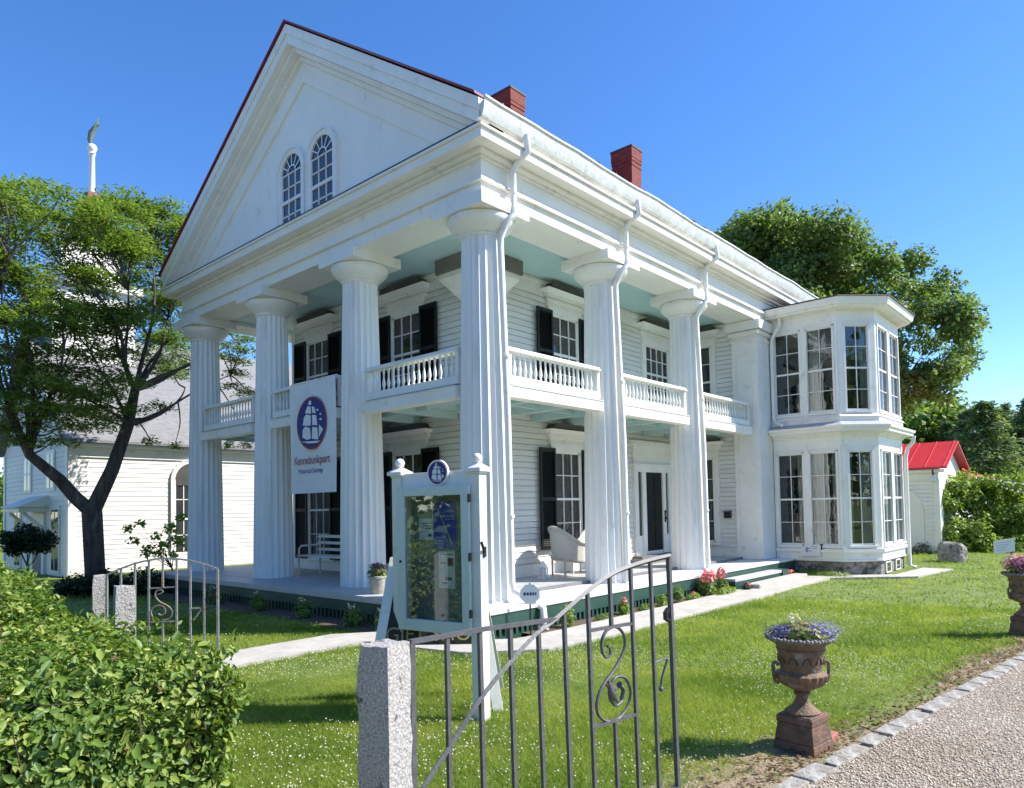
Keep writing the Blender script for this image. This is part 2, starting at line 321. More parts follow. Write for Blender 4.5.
g = npmesh('grass', np.concatenate(Vs), np.concatenate(Fs), GRASS); g['kind'] = 'stuff'
P = np.concatenate([lawnpts(13000, 3.5, 9), lawnpts(12000, 9, 22)])
keep = (np.sin(P[:, 0]*1.7+P[:, 1])+np.sin(P[:, 1]*2.3-P[:, 0]*.6)+rng.normal(0, .6, len(P))) > .1; P = P[keep]
P[:, 2] += .05+rng.uniform(-.01, .015, len(P))
oc = np.array([(1, 0, 0), (-1, 0, 0), (0, 1, 0), (0, -1, 0), (0, 0, .8), (0, 0, -.6)]); of = np.array([(0, 2, 4), (2, 1, 4), (1, 3, 4), (3, 0, 4), (2, 0, 5), (1, 2, 5), (3, 1, 5), (0, 3, 5)])
rr = rng.uniform(.0055, .0105, len(P))*np.where(np.linalg.norm(P[:, :2]-CAMP[:2], axis=1) > 9, 1.4, 1)
V = (P[:, None]+oc[None]*rr[:, None, None]).reshape(-1, 3); F = (np.arange(len(P))[:, None, None]*6+of[None]).reshape(-1, 3)
g = npmesh('clover_flowers', V, F, PETW); g['kind'] = 'stuff'
def gravpts(n, d0, d1):
    a = rng.uniform(-.95, -.05, n)+YAW; r = np.sqrt(rng.uniform(d0**2, d1**2, n))
    P = np.stack([CAMP[0]+np.cos(a)*r, CAMP[1]+np.sin(a)*r, np.full(n, G-.008)], 1)
    return P[P[:, 1] < ky(P[:, 0])-.10]
P = np.concatenate([gravpts(130000, 3.0, 9), gravpts(50000, 9, 18)]); rr = np.concatenate([rng.uniform(.004, .0105, len(P))])*np.where(np.linalg.norm(P[:, :2]-CAMP[:2], axis=1) > 9, 1.5, 1)
V = P[:, None]+oc[None]*rr[:, None, None]*rng.uniform(.55, 1.3, (len(P), 6, 1)); F = (np.arange(len(P))[:, None, None]*6+of[None]).reshape(-1, 3)
g = npmesh('gravel_stones', V.reshape(-1, 3), F, STONEG); g['kind'] = 'stuff'
P = lawnpts(400, 4, 9); x = rng.uniform(-6, 6, 2600); P = np.stack([x, ky(x)+.02+np.abs(rng.normal(0, .2, len(x))), np.full(len(x), G+.018)], 1)
V, F = leafquads(P, np.stack([rng.normal(0, .4, len(P)), rng.normal(0, .4, len(P)), np.ones(len(P))], 1), .045, .022); g = npmesh('leaf_litter', V, F, LEAF_OLD); g['kind'] = 'stuff'
# granite setts edging the drive
x = -5.6; k = 0
while x < 9.5:
    ln = random.uniform(.20, .36); wd = random.uniform(.062, .08); p = KA+KD*((x-KA[0])/KD[0]); h = random.uniform(.004, .016)
    a = math.atan2(KD[1], KD[0])+random.uniform(-.05, .05); ca, sa = math.cos(a), math.sin(a)
    q = [(-ln/2, -wd), (ln/2, -wd), (ln/2, wd), (-ln/2, wd)]; q = [(u+random.uniform(-.012, .012), v+random.uniform(-.012, .012)) for u, v in q]
    mb = MB(); q3 = [(p[0]+u*ca-v*sa, p[1]-.05+u*sa+v*ca) for u, v in q]; mb.prism(q3, 2, G-.08, G+h)
    o = mb.build('edging_stone', COBB, loc=(p[0], p[1]-.06, G), bevel=.012)
    tag(o, 'pale granite edging stone set flush between the lawn and the gravel drive', 'edging stone', 'row of granite edging stones')
    x += ln+random.uniform(.008, .03)

# ------------------------------------------------------------------ the white house
HOUSE = thing('white_house', 'big white two-storey house with fluted columns, pediment and red roof', 'house')
S1, S2 = 3.105, 3.228
def WS(u, v, z): return (u, 1.6-v, z)          # side wall: u to the right, v outwards
def WG(u, v, z): return (1.6-v, u, z)          # gable wall
def WE(u, v, z): return (9.55-v, u, z)         # end wall of the side porch
def siding(T, u0, u1, z0, z1, parent, name='wall', pitch=.118, m=SID, gap=.011):
    mb = MB(T); z = z0
    while z < z1-.01:
        t = min(z+pitch, z1); g_ = gap; mb.add([(u0, .022, z+g_), (u1, .022, z+g_), (u1, .008, t), (u0, .008, t), (u0, -.03, z+g_), (u1, -.03, z+g_), (u0, -.03, t), (u1, -.03, t), (u0, -.03, z), (u1, -.03, z)], [(0, 1, 2, 3), (4, 5, 1, 0), (3, 2, 7, 6), (8, 9, 5, 4)]); z = t
    mb.add([(u0, -.12, z0), (u1, -.12, z0), (u1, -.12, z1), (u0, -.12, z1), (u0, -.031, z0), (u1, -.031, z0), (u1, -.031, z1), (u0, -.031, z1)], [(0, 1, 2, 3), (0, 1, 5, 4), (2, 3, 7, 6), (1, 2, 6, 5), (3, 0, 4, 7)])
    return mb.build(name, m, parent)
siding(WS, 1.6, 9.55, 0, 5.75, HOUSE); siding(WG, 1.6, 8.0, 0, 5.75, HOUSE); siding(WE, .2, 1.6, 0, 5.75, HOUSE)
mb = MB()   # boards and beams of the wall: corner boards, frieze boards, baseboards, back of the block
for T, a, b in ((WS, 1.62, 9.53), (WG, 1.62, 7.98), (WE, .2, 1.56)):
    q = MB(T); q.box(a, b, .0, .03, 5.72, 6.03); q.box(a, b, .0, .05, 5.93, 6.0); q.box(a, b, .0, .035, 0, .2); q.box(a, b, .0, .05, .2, .235); mb.v, mb.f = (mb.v+q.v, mb.f+[tuple(i+len(mb.v) for i in f) for f in q.f])
mb.box(1.55, 1.72, 1.55, 1.72, 0, 5.72); mb.box(1.56, 1.7, 7.88, 8.03, 0, 5.72)
mb.build('wall_trim', TRIM, HOUSE)
MB().box(1.74, 13.5, 1.74, 7.9, -.5, 6.55).box(9.7, 13.5, -.30, 1.5, -.5, 6.0).build('wall_core', SID, HOUSE)
# flat part of the side facade right of the porch
MB().box(9.47, 10.3, -.4, .27, -.05, 5.98).box(9.45, 9.47, -.28, .14, .5, 5.1).build('pilaster', TRIM, HOUSE, bevel=.008)
mb = MB()
for (e, z0, z1) in ((.03, 5.45, 5.52), (.06, 5.6, 5.7), (.12, 5.72, 5.95)): mb.box(9.47-e, 10.3, -.4-e, .27+e, z0, z1)
mb.build('pilaster_capital', TRIM, HOUSE, bevel=.01)
MB().box(10.32, 13.5, -.38, -.25, -.4, 5.98).build('wall', SID, HOUSE)
# porch deck
MB().box(-.42, 10.3, .14, 10., -.14, 0).box(-1.0, -.44, .14, 10., -.10, -.002).build('porch_floor', FLOORP, HOUSE, bevel=.006)
MB().box(-1.0, 10.28, -.88, .118, -.10, -.055).build('porch_apron', mat('white_porch_apron_paint', (.72, .72, .69), .6, (.6, .6, .57), 3.), HOUSE, bevel=.006)
MB().box(-.43, 9.46, .12, .139, -.12, .004).build('deck_nosing', FLOORG, HOUSE)
mb = MB()
mb.box(-.97, 8.46, -.86, -.80, -.30, -.10).box(8.46, 10.29, -.86, -.80, -.45, -.10); mb.box(-.97, -.92, -.86, 9.95, -.28, -.10)
mb.box(-.97, 8.4, -.855, -.81, -.47, -.42); mb.box(-.965, -.93, -.86, 9.9, -.47, -.42)
x = -.9
while x < 6.2: mb.box(x, x+.05, -.852, -.815, -.42, -.30); x += .115
y = -.7
while y < 9.9: mb.box(-.96, -.935, y, y+.05, -.42, -.28); y += .115
mb.build('porch_skirt', GREEN, HOUSE)
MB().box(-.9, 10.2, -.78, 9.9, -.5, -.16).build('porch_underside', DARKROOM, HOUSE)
MB().box(6.15, 8.7, -1.16, -.89, -.27, -.205).build('step_tread', FLOORP, HOUSE, bevel=.008)
MB().box(6.17, 8.68, -1.14, -.89, -.46, -.272).box(6.12, 6.2, -1.17, -.88, -.46, -.26).box(8.66, 8.95, -1.18, -.88, -.46, -.2).build('step_riser', GREEN, HOUSE)
MB().box(6.55, 9.35, -1.5, -1.19, -.47, -.33).build('stone_step', CONC, HOUSE, bevel=.02)
# columns
def flute(a, z): return 1-.10*abs(math.sin(a*10))**.75 if -.01 < z < 5.45 else 1
colsh = None; caps = None
spots = [(0, 0), (0, S1), (0, 2*S1), (0, 3*S1), (S2, 0), (2*S2, 0)]
for i, (x, y) in enumerate(spots):
    c = bpy.data.objects.new('column', None); COL.objects.link(c); c.parent = HOUSE; c.location = (x, y, 0)
    if colsh is None:
        prof = [(.41, -.06)]+[(.41-.095*(t**1.25), t*5.4) for t in np.linspace(0, 1, 15)]+[(.315, 5.44), (.315, 5.5)]
        colsh = MB().lathe([(r, z) for r, z in prof], (x, y, 0), 160, flute).build('shaft', COLP, c, smooth=25)
        q = MB().lathe([(.31, 5.47), (.33, 5.475), (.335, 5.50), (.318, 5.505), (.35, 5.535), (.43, 5.60), (.495, 5.67), (.515, 5.72), (.51, 5.765), (.49, 5.78)], (x, y, 0), 64)
        q.box(x-.53, x+.53, y-.53, y+.53, 5.782, 5.958); caps = q.build('capital', TRIM, c, smooth=35)
    else:
        for o in (colsh, caps):
            d = o.copy(); COL.objects.link(d); d.parent = c
# ceiling, architrave, frieze, cornice
XE = 13.5; YE = 3*S1+.4
MB().box(-.2, 9.6, -.2, YE-.2, 6.035, 6.09).build('porch_ceiling', TEAL, HOUSE)
def ring(mb, e, z0, z1, inner=.35):
    """L shaped beam round the two open sides; e = distance of the outer face in front of the column axis"""
    mb.box(-e, XE, -e, inner, z0, z1); mb.box(-e, inner, inner+.002, 3*S1+e, z0, z1); mb.box(inner+.002, XE, 3*S1-inner, 3*S1+e, z0, z1)
mb = MB(); ring(mb, .40, 5.96, 6.16); mb.build('architrave', PAINT, HOUSE, bevel=.006)
mb = MB(); ring(mb, .46, 6.162, 6.20); ring(mb, .43, 6.202, 6.235); ring(mb, .39, 6.237, 6.56); mb.build('frieze', PAINT, HOUSE, bevel=.004)
mb = MB(); ring(mb, .44, 6.50, 6.54, -.38); ring(mb, .52, 6.541, 6.60, -.38); ring(mb, .72, 6.602, 6.735); ring(mb, .76, 6.737, 6.775); ring(mb, .66, 6.777, 6.86); mb.build('cornice', TRIM, HOUSE, bevel=.006)
MB().box(-.672, -.6615, -.60, 9.85, 6.842, 6.8675).build('drip_edge', DKGREY, HOUSE)
MB().box(-.1, XE, -.1, 9.4, 6.4, 6.55).build('attic_floor', DARKROOM, HOUSE)
# pediment
AY, AZ = 4.32, 10.64; YR, YL, EZ = -.72, 9.97, 7.17
def zr(y, t): return (AZ-(AY-y)*(AZ-EZ)/(AY-YR) if y < AY else AZ-(y-AY)*(AZ-EZ)/(YL-AY))-t
def ycross(z, t, right): return AY-(AZ-t-z)*(AY-YR)/(AZ-EZ) if right else AY+(AZ-t-z)*(YL-AY)/(AZ-EZ)
def chevron(mb, t1, t2, x0, x1, zb=6.862, ymin=YR, ymax=YL):
    for right in (True, False):
        lim = ymin if right else ymax
        yo, yi = ycross(zb, t1, right), ycross(zb, t2, right)
        if right: yo = max(yo, lim); 
        else: yo = min(yo, lim)
        pts = [(AY, AZ-t1), (yo, zr(yo, t1))]
        if zr(yo, t1) > zb+1e-4: pts.append((yo, max(zb, zr(yo, t2))))
        if zr(yo, t2) < zb: pts.append((yi, zb))
        pts.append((AY, AZ-t2))
        mb.prism(pts, 0, x0, x1)
PED = bpy.data.objects.new('pediment', None); COL.objects.link(PED); PED.parent = HOUSE
mb = MB(); chevron(mb, .035, .22, -.76, -.2); chevron(mb, .222, .40, -.73, -.2); chevron(mb, .402, .50, -.60, -.2); mb.build('raking_cornice', TRIM, PED)
mb = MB(); chevron(mb, .502, .60, -.46, -.2); chevron(mb, .602, 1.0, -.395, -.2); mb.build('raking_frieze', PAINT, PED)
MB().prism([(AY, AZ-.99), (ycross(6.862, .99, True), 6.862), (ycross(6.862, .99, False), 6.862)], 0, -.345, -.1).build('tympanum', PAINT, PED)
def arched(mb, u0, u1, z0, zt, grow, v0, v1, T, inner=None, n=16):
    """arch-headed outline: filled when inner is None, else a band"""
    r = (u1-u0)/2; uc = (u0+u1)/2; zs = zt-r
    def out(g): return [(u0-g, z0)]+[(uc-(r+g)*math.cos(math.pi*i/n), zs+(r+g)*math.sin(math.pi*i/n)) for i in range(n+1)]+[(u1+g, z0)]
    A = out(grow)
    if inner is None:
        m = len(A); mb2 = MB(T); mb2.add([(u, v0, z) for u, z in A]+[(u, v1, z) for u, z in A], [tuple(range(m)), tuple(range(m, 2*m))]+[(i, (i+1) % m, m+(i+1) % m, m+i) for i in range(m)])
    else:
        B = out(inner); m = len(A); mb2 = MB(T)
        mb2.add([(u, v1, z) for u, z in A]+[(u, v1, z) for u, z in B]+[(u, v0, z) for u, z in A]+[(u, v0, z) for u, z in B],
                [(i, i+1, m+i+1, m+i) for i in range(m-1)]+[(2*m+i, 2*m+i+1, i+1, i) for i in range(m-1)]+[(m+i, m+i+1, 3*m+i+1, 3*m+i) for i in range(m-1)])
    mb.v, mb.f = mb.v+mb2.v, mb.f+[tuple(i+len(mb.v) for i in f) for f in mb2.f]
def archwindow(T_, u0, u1, z0, zt, parent, cols=3, zmid=None, lift=0.):
    T = lambda u, v, z: T_(u, v+lift, z)
    wd = bpy.data.objects.new('arched_window', None); COL.objects.link(wd); wd.parent = parent
    mb = MB(); arched(mb, u0, u1, z0, zt, .10, 0, .05, T, .0); arched(mb, u0, u1, z0, zt, .13, 0, .075, T, .10); mb.build('frame', TRIM, wd)
    mb = MB(); arched(mb, u0, u1, z0, zt, 0, -.0, .012, T); mb.build('pane', GLASSD, wd)
    mb = MB(T); r = (u1-u0)/2; uc = (u0+u1)/2; zs = zt-r; t = .012
    for i in range(1, cols): u = u0+(u1-u0)*i/cols; mb.box(u-t, u+t, .012, .03, z0, zs)
    zm = zmid or (z0+zs)/2; mb.box(u0, u1, .012, .045, zm-.03, zm+.03)
    z = zm
    for zz in (z0+(zm-z0)*.5, zm+(zs-zm)*.5, zs): mb.box(u0, u1, .012, .03, zz-t, zz+t)
    for k in range(1, 6):
        a = math.pi*k/6; du, dz = math.cos(a), math.sin(a); pu, pz = -dz*t, du*t
        p0, p1 = (uc+du*r*.38, zs+dz*r*.38), (uc+du*r, zs+dz*r)
        mb.add([(p0[0]+pu, .03, p0[1]+pz), (p0[0]-pu, .03, p0[1]-pz), (p1[0]-pu, .03, p1[1]-pz), (p1[0]+pu, .03, p1[1]+pz)], [(0, 1, 2, 3)])
    for k in range(12):
        a, b = math.pi*k/12, math.pi*(k+1)/12; r1, r2 = r*.36, r*.43
        mb.add([(uc+r1*math.cos(a), .031, zs+r1*math.sin(a)), (uc+r2*math.cos(a), .031, zs+r2*math.sin(a)), (uc+r2*math.cos(b), .031, zs+r2*math.sin(b)), (uc+r1*math.cos(b), .031, zs+r1*math.sin(b))], [(0, 1, 2, 3)])
    for s_ in (u0, u1-.025): mb.box(s_, s_+.025, .012, .04, z0, zs)
    mb.build('sash', TRIM, wd); return wd
def WT(u, v, z): return (-.345-v, u, z)
archwindow(WT, 4.42, 5.13, 6.92, 8.38, PED); archwindow(WT, 3.36, 4.09, 6.92, 8.37, PED)
# roof with standing seams and the two chimneys
ROOF = MB()
for a, b in ((YR+.05, AY), (YL+.12, AY)):
    za = zr(a, 0) if a < 0 else zr(YL, 0)-.08
    ROOF.add([(-.78, a, za), (XE, a, za), (XE, AY, AZ), (-.80, AY, AZ), (-.80, a, za+.035), (XE, a, za+.035), (XE, AY, AZ+.035), (-.80, AY, AZ+.035)], [(0, 1, 2, 3), (4, 5, 6, 7), (0, 1, 5, 4), (1, 2, 6, 5), (3, 0, 4, 7)])
    x = -.2
    while x < XE:
        ROOF.add([(x, a, za+.05), (x+.035, a, za+.05), (x+.035, AY, AZ+.05), (x, AY, AZ+.05), (x, a, za+.10), (x+.035, a, za+.10), (x+.035, AY, AZ+.10), (x, AY, AZ+.10)], [(0, 1, 5, 4), (1, 2, 6, 5), (3, 0, 4, 7), (4, 5, 6, 7)]); x += .5
roof = ROOF.build('roof', RED, HOUSE)
def chimney(x0, x1, y0, y1, zt):
    mb = MB(); mb.box(x0, x1, y0, y1, 8.0, zt-.5)
    e = 0
    for k, (ee, z0, z1) in enumerate(((.012, zt-.498, zt-.44), (-.0, zt-.438, zt-.38), (.014, zt-.378, zt-.30), (.022, zt-.298, zt-.045))): mb.box(x0-ee, x1+ee, y0-ee, y1+ee, z0, z1)
    c = mb.build('chimney', BRICK, roof); MB().box(x0-.035, x1+.035, y0-.035, y1+.035, zt-.043, zt).build('chimney_cap', DKGREY, c)
chimney(3.32, 3.76, 2.25, 2.83, 10.33); chimney(7.30, 7.74, 1.75, 2.33, 10.38)
# side gutter: a deep painted trough with a rolled lip, then the downspouts
mb = MB()
prof = [(-.705, 6.865), (-.75, 6.88), (-.79, 6.98), (-.805, 7.10), (-.83, 7.12), (-.825, 7.15), (-.79, 7.15), (-.78, 7.09), (-.70, 7.06), (-.70, 6.865)]
MB().box(-.5, XE-.2, -.69, -.3, 6.862, 7.05).build('eave_board', TRIM, HOUSE)
vs = []; fs = []; xs = np.linspace(-.73, XE, 40); m = len(prof)
for x in xs:
    for (y, z) in prof: vs.append((x, y+.008*math.sin(x*2.7), z+.010*math.sin(x*1.9)+.006*math.sin(x*5.3)))
for i in range(len(xs)-1):
    for k in range(m): fs.append((i*m+k, i*m+(k+1) % m, (i+1)*m+(k+1) % m, (i+1)*m+k))
fs += [tuple(range(m)), tuple((len(xs)-1)*m+k for k in range(m))]
mb.add(vs, fs); mb.build('gutter', mat('chalky_gutter_paint', (.70, .71, .68), .6, (.55, .57, .54), 5., .2, 20, extra=((.45, .47, .44), 9, .55, .7)), HOUSE, smooth=40)
def spout(pts, name='downspout', r=.052): return MB().tube(pts, r, 10).build(name, TRIM, HOUSE, smooth=40)
for cx, (ux, uy), (lx, ly) in ((0., (.034, -.368), (.05, -.455)), (S2, (-.056, -.364), (-.03, -.46)), (2*S2, (-.096, -.355), (-.08, -.452))):
    k = cx+ux+.10
    pts = [(k+.10, -.76, 6.95), (k+.10, -.78, 6.70), (k+.06, -.62, 6.58), (k+.04, -.52, 6.45), (k+.04, -.52, 5.92), (k+.02, -.57, 5.78), (cx+ux, uy-.14, 5.66), (cx+ux, uy, 5.44), (cx+ux, uy, 5.3)]
    if cx == 0: pts += [(cx+lx, ly+.02, 2.6), (cx+lx, ly, .25), (cx+lx+.02, ly-.02, .12), (cx+lx+.10, -.72, .0), (cx+lx+.14, -.93, -.12), (cx+lx+.14, -.96, -.42)]
    else: pts += [(cx+lx, ly+.02, 2.6), (cx+lx, ly, -.03)]
    o = spout(pts)
    for z, px_, py_ in ((1.2, lx, ly), (3.6, ux+(lx-ux)*.62, uy+(ly-uy)*.62), (6.1, ux+.14, -.52)):
        MB().tube([(cx+px_, py_, z), (cx+px_, py_, z+.04)], .062, 10).build('pipe_strap', TRIM, o)
# windows of the porch walls
def window(T, u0, u1, z0, z1, parent, cols=3, rows=4, shut=(True, True), hood=True, zh=None, sw=.5, fw=.13, clip=(None, None), curtain=False, sill=True):
    wd = bpy.data.objects.new('window', None); COL.objects.link(wd); wd.parent = parent
    mb = MB(T); mb.box(u0-fw, u0, 0, .075, z0, z1); mb.box(u1, u1+fw, 0, .075, z0, z1); mb.box(u0-fw, u1+fw, 0, .078, z1, z1+.14)
    if sill: mb.box(u0-fw-.03, u1+fw+.03, 0, .09, z0-.07, z0)
    mb.box(u0-fw-.02, u1+fw+.02, 0, .08, z1+.14, z1+.18); mb.build('frame', TRIM, wd, bevel=.004)
    MB(T).box(u0, u1, .0, .026, z0, z1).build('pane', GLASSD, wd)
    T0 = T; TS_ = lambda u, v, z: T0(u, v+.031, z)
    mb = MB(TS_); t = .009
    for i in range(1, cols): u = u0+(u1-u0)*i/cols; mb.box(u-t, u+t, -.005, .022, z0, z1)
    for i in range(1, rows):
        z = z0+(z1-z0)*i/rows; tt = .024 if i*2 == rows else t; mb.box(u0, u1, -.004, .030 if tt > t else .0215, z-tt, z+tt)
    for a, b, c, d in ((u0, u0+.035, z0, z1), (u1-.035, u1, z0, z1), (u0, u1, z0, z0+.05), (u0, u1, z1-.04, z1)): mb.box(a, b, -.003, .0245, c, d)
    mb.build('sash', TRIM, wd)
    for side, on in ((0, shut[0]), (1, shut[1])):
        if not on: continue
        a = u0-.03-sw if side == 0 else u1+.03; mb = MB(T); v0, v1 = .076, .112
        mb.box(a, a+.05, v0, v1, z0-.02, z1+.06); mb.box(a+sw-.05, a+sw, v0, v1, z0-.02, z1+.06)
        for zz in (z0-.02, (z0+z1)/2-.03, z1-.01): mb.box(a+.05, a+sw-.05, v0, v1-.003, zz, zz+.07)
        z = z0+.055
        while z < z1-.03:
            mb.add([(a+.05, v0+.002, z+.03), (a+sw-.05, v0+.002, z+.03), (a+sw-.05, v1-.008, z), (a+.05, v1-.008, z)], [(0, 1, 2, 3)]); z += .038
        mb.box(a+.05, a+sw-.05, .07, .0765, z0, z1); mb.build('shutter', SHUT, wd)
    if hood:
        zh = zh or z1+.62; a, b = u0-fw-.12, u1+fw+.12
        mb = MB(T); mb.box(a+.1, b-.1, 0, .06, z1+.181, zh-.20); mb.box(a+.06, b-.06, 0, .09, z1+.26, z1+.30); mb.box(a+.03, b-.03, 0, .12, zh-.199, zh-.14)
        mb.add([(a+.02, 0, zh-.139), (b-.02, 0, zh-.139), (b-.02, .14, zh-.139), (a+.02, .14, zh-.139), (a-.06, 0, zh-.06), (b+.06, 0, zh-.06), (b+.06, .24, zh-.06), (a-.06, .24, zh-.06)], [(0, 1, 2, 3), (4, 5, 6, 7), (0, 1, 5, 4), (1, 2, 6, 5), (2, 3, 7, 6), (3, 0, 4, 7)])
        mb.build('hood', TRIM, wd, bevel=.004)
        MB(T).add([(a+.02, .0, zh-.058), (b-.02, .0, zh-.058), (b-.02, .20, zh-.058), (a+.02, .20, zh-.058), (a+.10, 0, zh+.05), (b-.10, 0, zh+.05), (b-.10, .26, zh+.05), (a+.10, .26, zh+.05)], [(0, 1, 2, 3), (4, 5, 6, 7), (0, 1, 5, 4), (1, 2, 6, 5), (2, 3, 7, 6), (3, 0, 4, 7)]).build('hood_dark_strip', DKGREY, wd)  # dark flared strip above the hood
    return wd
for z0, z1, zh, r in ((.52, 2.50, 3.0, 4), (3.72, 5.36, 5.90, 4)):
    window(WS, 3.68, 4.55, z0, z1, HOUSE, 3, r, zh=zh)
    for uc in (3.67, 6.86): window(WG, uc-.44, uc+.44, z0-.25 if z0 < 1 else z0, z1, HOUSE, 3, r, zh=zh)
    window(WE, .86, 1.46, .36 if z0 < 1 else 3.6, z1+(.05 if z0 < 1 else .15), HOUSE, 2, r, shut=(False, False), zh=zh+.03)
window(WS, 7.38, 8.48, 3.9, 5.32, HOUSE, 4, 4, shut=(False, False), zh=5.86, fw=.16)
# front door with sidelights
DR = bpy.data.objects.new('door', None); COL.objects.link(DR); DR.parent = HOUSE
mb = MB(WS)
for a, b in ((6.72, 6.88), (7.06, 7.24), (8.03, 8.18), (8.32, 8.46)): mb.box(a, b, 0, .07, .16, 2.16)
mb.box(6.68, 8.5, 0, .09, 2.16, 2.3); mb.box(6.62, 8.56, 0, .13, 2.301, 2.36); mb.box(6.72, 8.46, 0, .06, 2.361, 2.8); mb.box(6.6, 8.58, 0, .16, 2.80, 2.9)
for a, b in ((6.88, 7.06), (8.18, 8.32)): mb.box(a, b, 0, .04, .16, .62)
mb.build('door_frame', TRIM, DR, bevel=.004)
mb = MB(WS); mb.box(7.24, 8.03, 0, .03, .16, 2.16)
for a, b in ((7.32, 7.60), (7.67, 7.95)):
    for c, d in ((.3, .85), (.95, 1.5), (1.6, 2.05)): mb.box(a, b, .03, .04, c, d)
mb.build('door_panel', SHUT, DR)
MB(WS).box(6.88, 7.06, 0, .025, .62, 2.16).box(8.18, 8.32, 0, .025, .62, 2.16).build('sidelight', GLASSD, DR)
mb = MB(WS); mb.sphere((8.1, .10, 1.02), .035); mb.box(8.075, 8.125, .07, .085, .92, 1.22); mb.sphere((8.1, .10, 1.18), .025); mb.build('door_handle', BLACK, DR)
MB(WS).box(6.5, 8.7, .02, .55, .002, .09).box(6.6, 8.6, .02, .3, .091, .155).build('door_step', FLOORG, DR)
o = MB(WE).box(.42, .60, .02, .10, .98, 1.14).box(.40, .62, .02, .115, 1.14, 1.16).build('mailbox', BLACK, bevel=.004); tag(o, 'small black mailbox fixed on the white wall beside the big pilaster', 'mailbox')
# corner bracket under the porch ceiling at the corner of the walls
q = MB(); a0, a1 = 1.15, 2.33
q.box(a0, a1, a0, a1, 5.76, 6.03); qa = q.build('corner_bracket', mat('mid_grey_paint', (.20, .19, .175), .7, (.15, .145, .135), 3.), HOUSE)
MB().add([(a0+.05, a0+.05, 5.758), (a1-.05, a0+.05, 5.758), (a1-.05, a1-.05, 5.758), (a0+.05, a1-.05, 5.758), (1.52, 1.52, 5.1), (1.8, 1.52, 5.1), (1.8, 1.8, 5.1), (1.52, 1.8, 5.1), (a0+.05, a0+.05, 5.66), (a1-.05, a0+.05, 5.66), (a1-.05, a1-.05, 5.66), (a0+.05, a1-.05, 5.66)],
         [(0, 1, 2, 3), (4, 5, 6, 7), (0, 1, 9, 8), (1, 2, 10, 9), (2, 3, 11, 10), (3, 0, 8, 11), (8, 9, 5, 4), (9, 10, 6, 5), (10, 11, 7, 6), (11, 8, 4, 7)]).build('bracket_base', TRIM, qa)
# balcony
BAL = bpy.data.objects.new('balcony', None); COL.objects.link(BAL); BAL.parent = HOUSE
MB().box(-.09, 9.46, -.09, 1.58, 3.20, 3.30).box(-.09, 1.58, 1.582, 9.3, 3.20, 3.30).build('balcony_floor', TEAL, BAL)
mb = MB(); y = .1
for xx in np.arange(.9, 9.3, 1.05): mb.box(xx, xx+.10, -.08, 1.57, 3.06, 3.198)
for yy in np.arange(2.2, 9.2, 1.05): mb.box(-.08, 1.57, yy, yy+.10, 3.06, 3.198)
mb.box(-.08, 9.4, .52, .60, 3.10, 3.197).box(.52, .60, 1.9, 9.3, 3.10, 3.197)
mb.build('balcony_joists', TEAL, BAL)
def BS(u, v, z): return (u, -v, z)
def BG(u, v, z): return (-v, u, z)
balme = {}
for T, spans in ((BS, ((.30, S2-.47), (S2+.28, 2*S2-.47), (2*S2+.28, 9.24))), (BG, ((.30, S1-.45), (S1+.33, 2*S1-.45), (2*S1+.33, 3*S1-.45)))):
    for (a, b) in spans:
        r = bpy.data.objects.new('balustrade', None); COL.objects.link(r); r.parent = BAL
        MB(T).box(a, b, .10, .32, 3.05, 3.225).box(a, b, .10, .335, 3.2255, 3.24).box(a, b, .10, .17, 3.243, 3.275).build('fascia_beam', TRIM, r, bevel=.004)
        MB(T).box(a, b, .12, .255, 3.277, 3.40).build('bottom_rail', TRIM, r, bevel=.004)
        MB(T).box(a, b, .10, .29, 3.775, 3.805).box(a, b, .13, .26, 3.807, 3.845).build('handrail', TRIM, r, bevel=.006)
        MB(T).box(a, a+.07, .14, .25, 3.402, 3.773).build('newel', TRIM, r); MB(T).box(b-.07, b, .14, .25, 3.402, 3.773).build('newel', TRIM, r)
        n = max(2, int(round((b-a-.14)/.128))-1)
        for k in range(1, n+1):
            u = a+.07+(b-a-.14)*k/(n+1); p = T(u, .195, 0)
            if 'b' not in balme:
                mb = MB().lathe([(.022, 3.402), (.022, 3.43), (.014, 3.44), (.030, 3.50), (.026, 3.55), (.013, 3.63), (.016, 3.70), (.024, 3.72), (.016, 3.735), (.024, 3.75), (.024, 3.774)], p, 8)
                o = mb.build('baluster', TRIM, r, smooth=50); balme['b'] = (o, p)
            else:
                o0, p0 = balme['b']; o = o0.copy(); COL.objects.link(o); o.parent = r; o.location = (p[0]-p0[0], p[1]-p0[1], 0)
# bay window, two storeys
BAY = bpy.data.objects.new('bay_window', None); COL.objects.link(BAY); BAY.parent = HOUSE
FP = [(10.3, -.41), (10.3, -2.05), (10.98, -2.73), (13.2, -2.73), (13.88, -2.05), (13.88, -.41)]
FPc = np.mean(FP, axis=0)
def offset(poly, e):
    out = []; n = len(poly)
    for i in range(n):
        p = np.array(poly[i])
        if i == 0 or i == n-1: out.append((p[0]+(-e if i == 0 else e), p[1])); continue
        a, b = np.array(poly[i-1]), np.array(poly[i+1]); d1 = (p-a)/np.linalg.norm(p-a); d2 = (b-p)/np.linalg.norm(b-p)
        n1, n2 = np.array([d1[1], -d1[0]]), np.array([d2[1], -d2[0]])
        if np.dot(n1, p-FPc) < 0: n1 = -n1
        if np.dot(n2, p-FPc) < 0: n2 = -n2
        m = n1+n2; m = m/np.dot(m, n1); out.append(tuple(p+m*e))
    return out
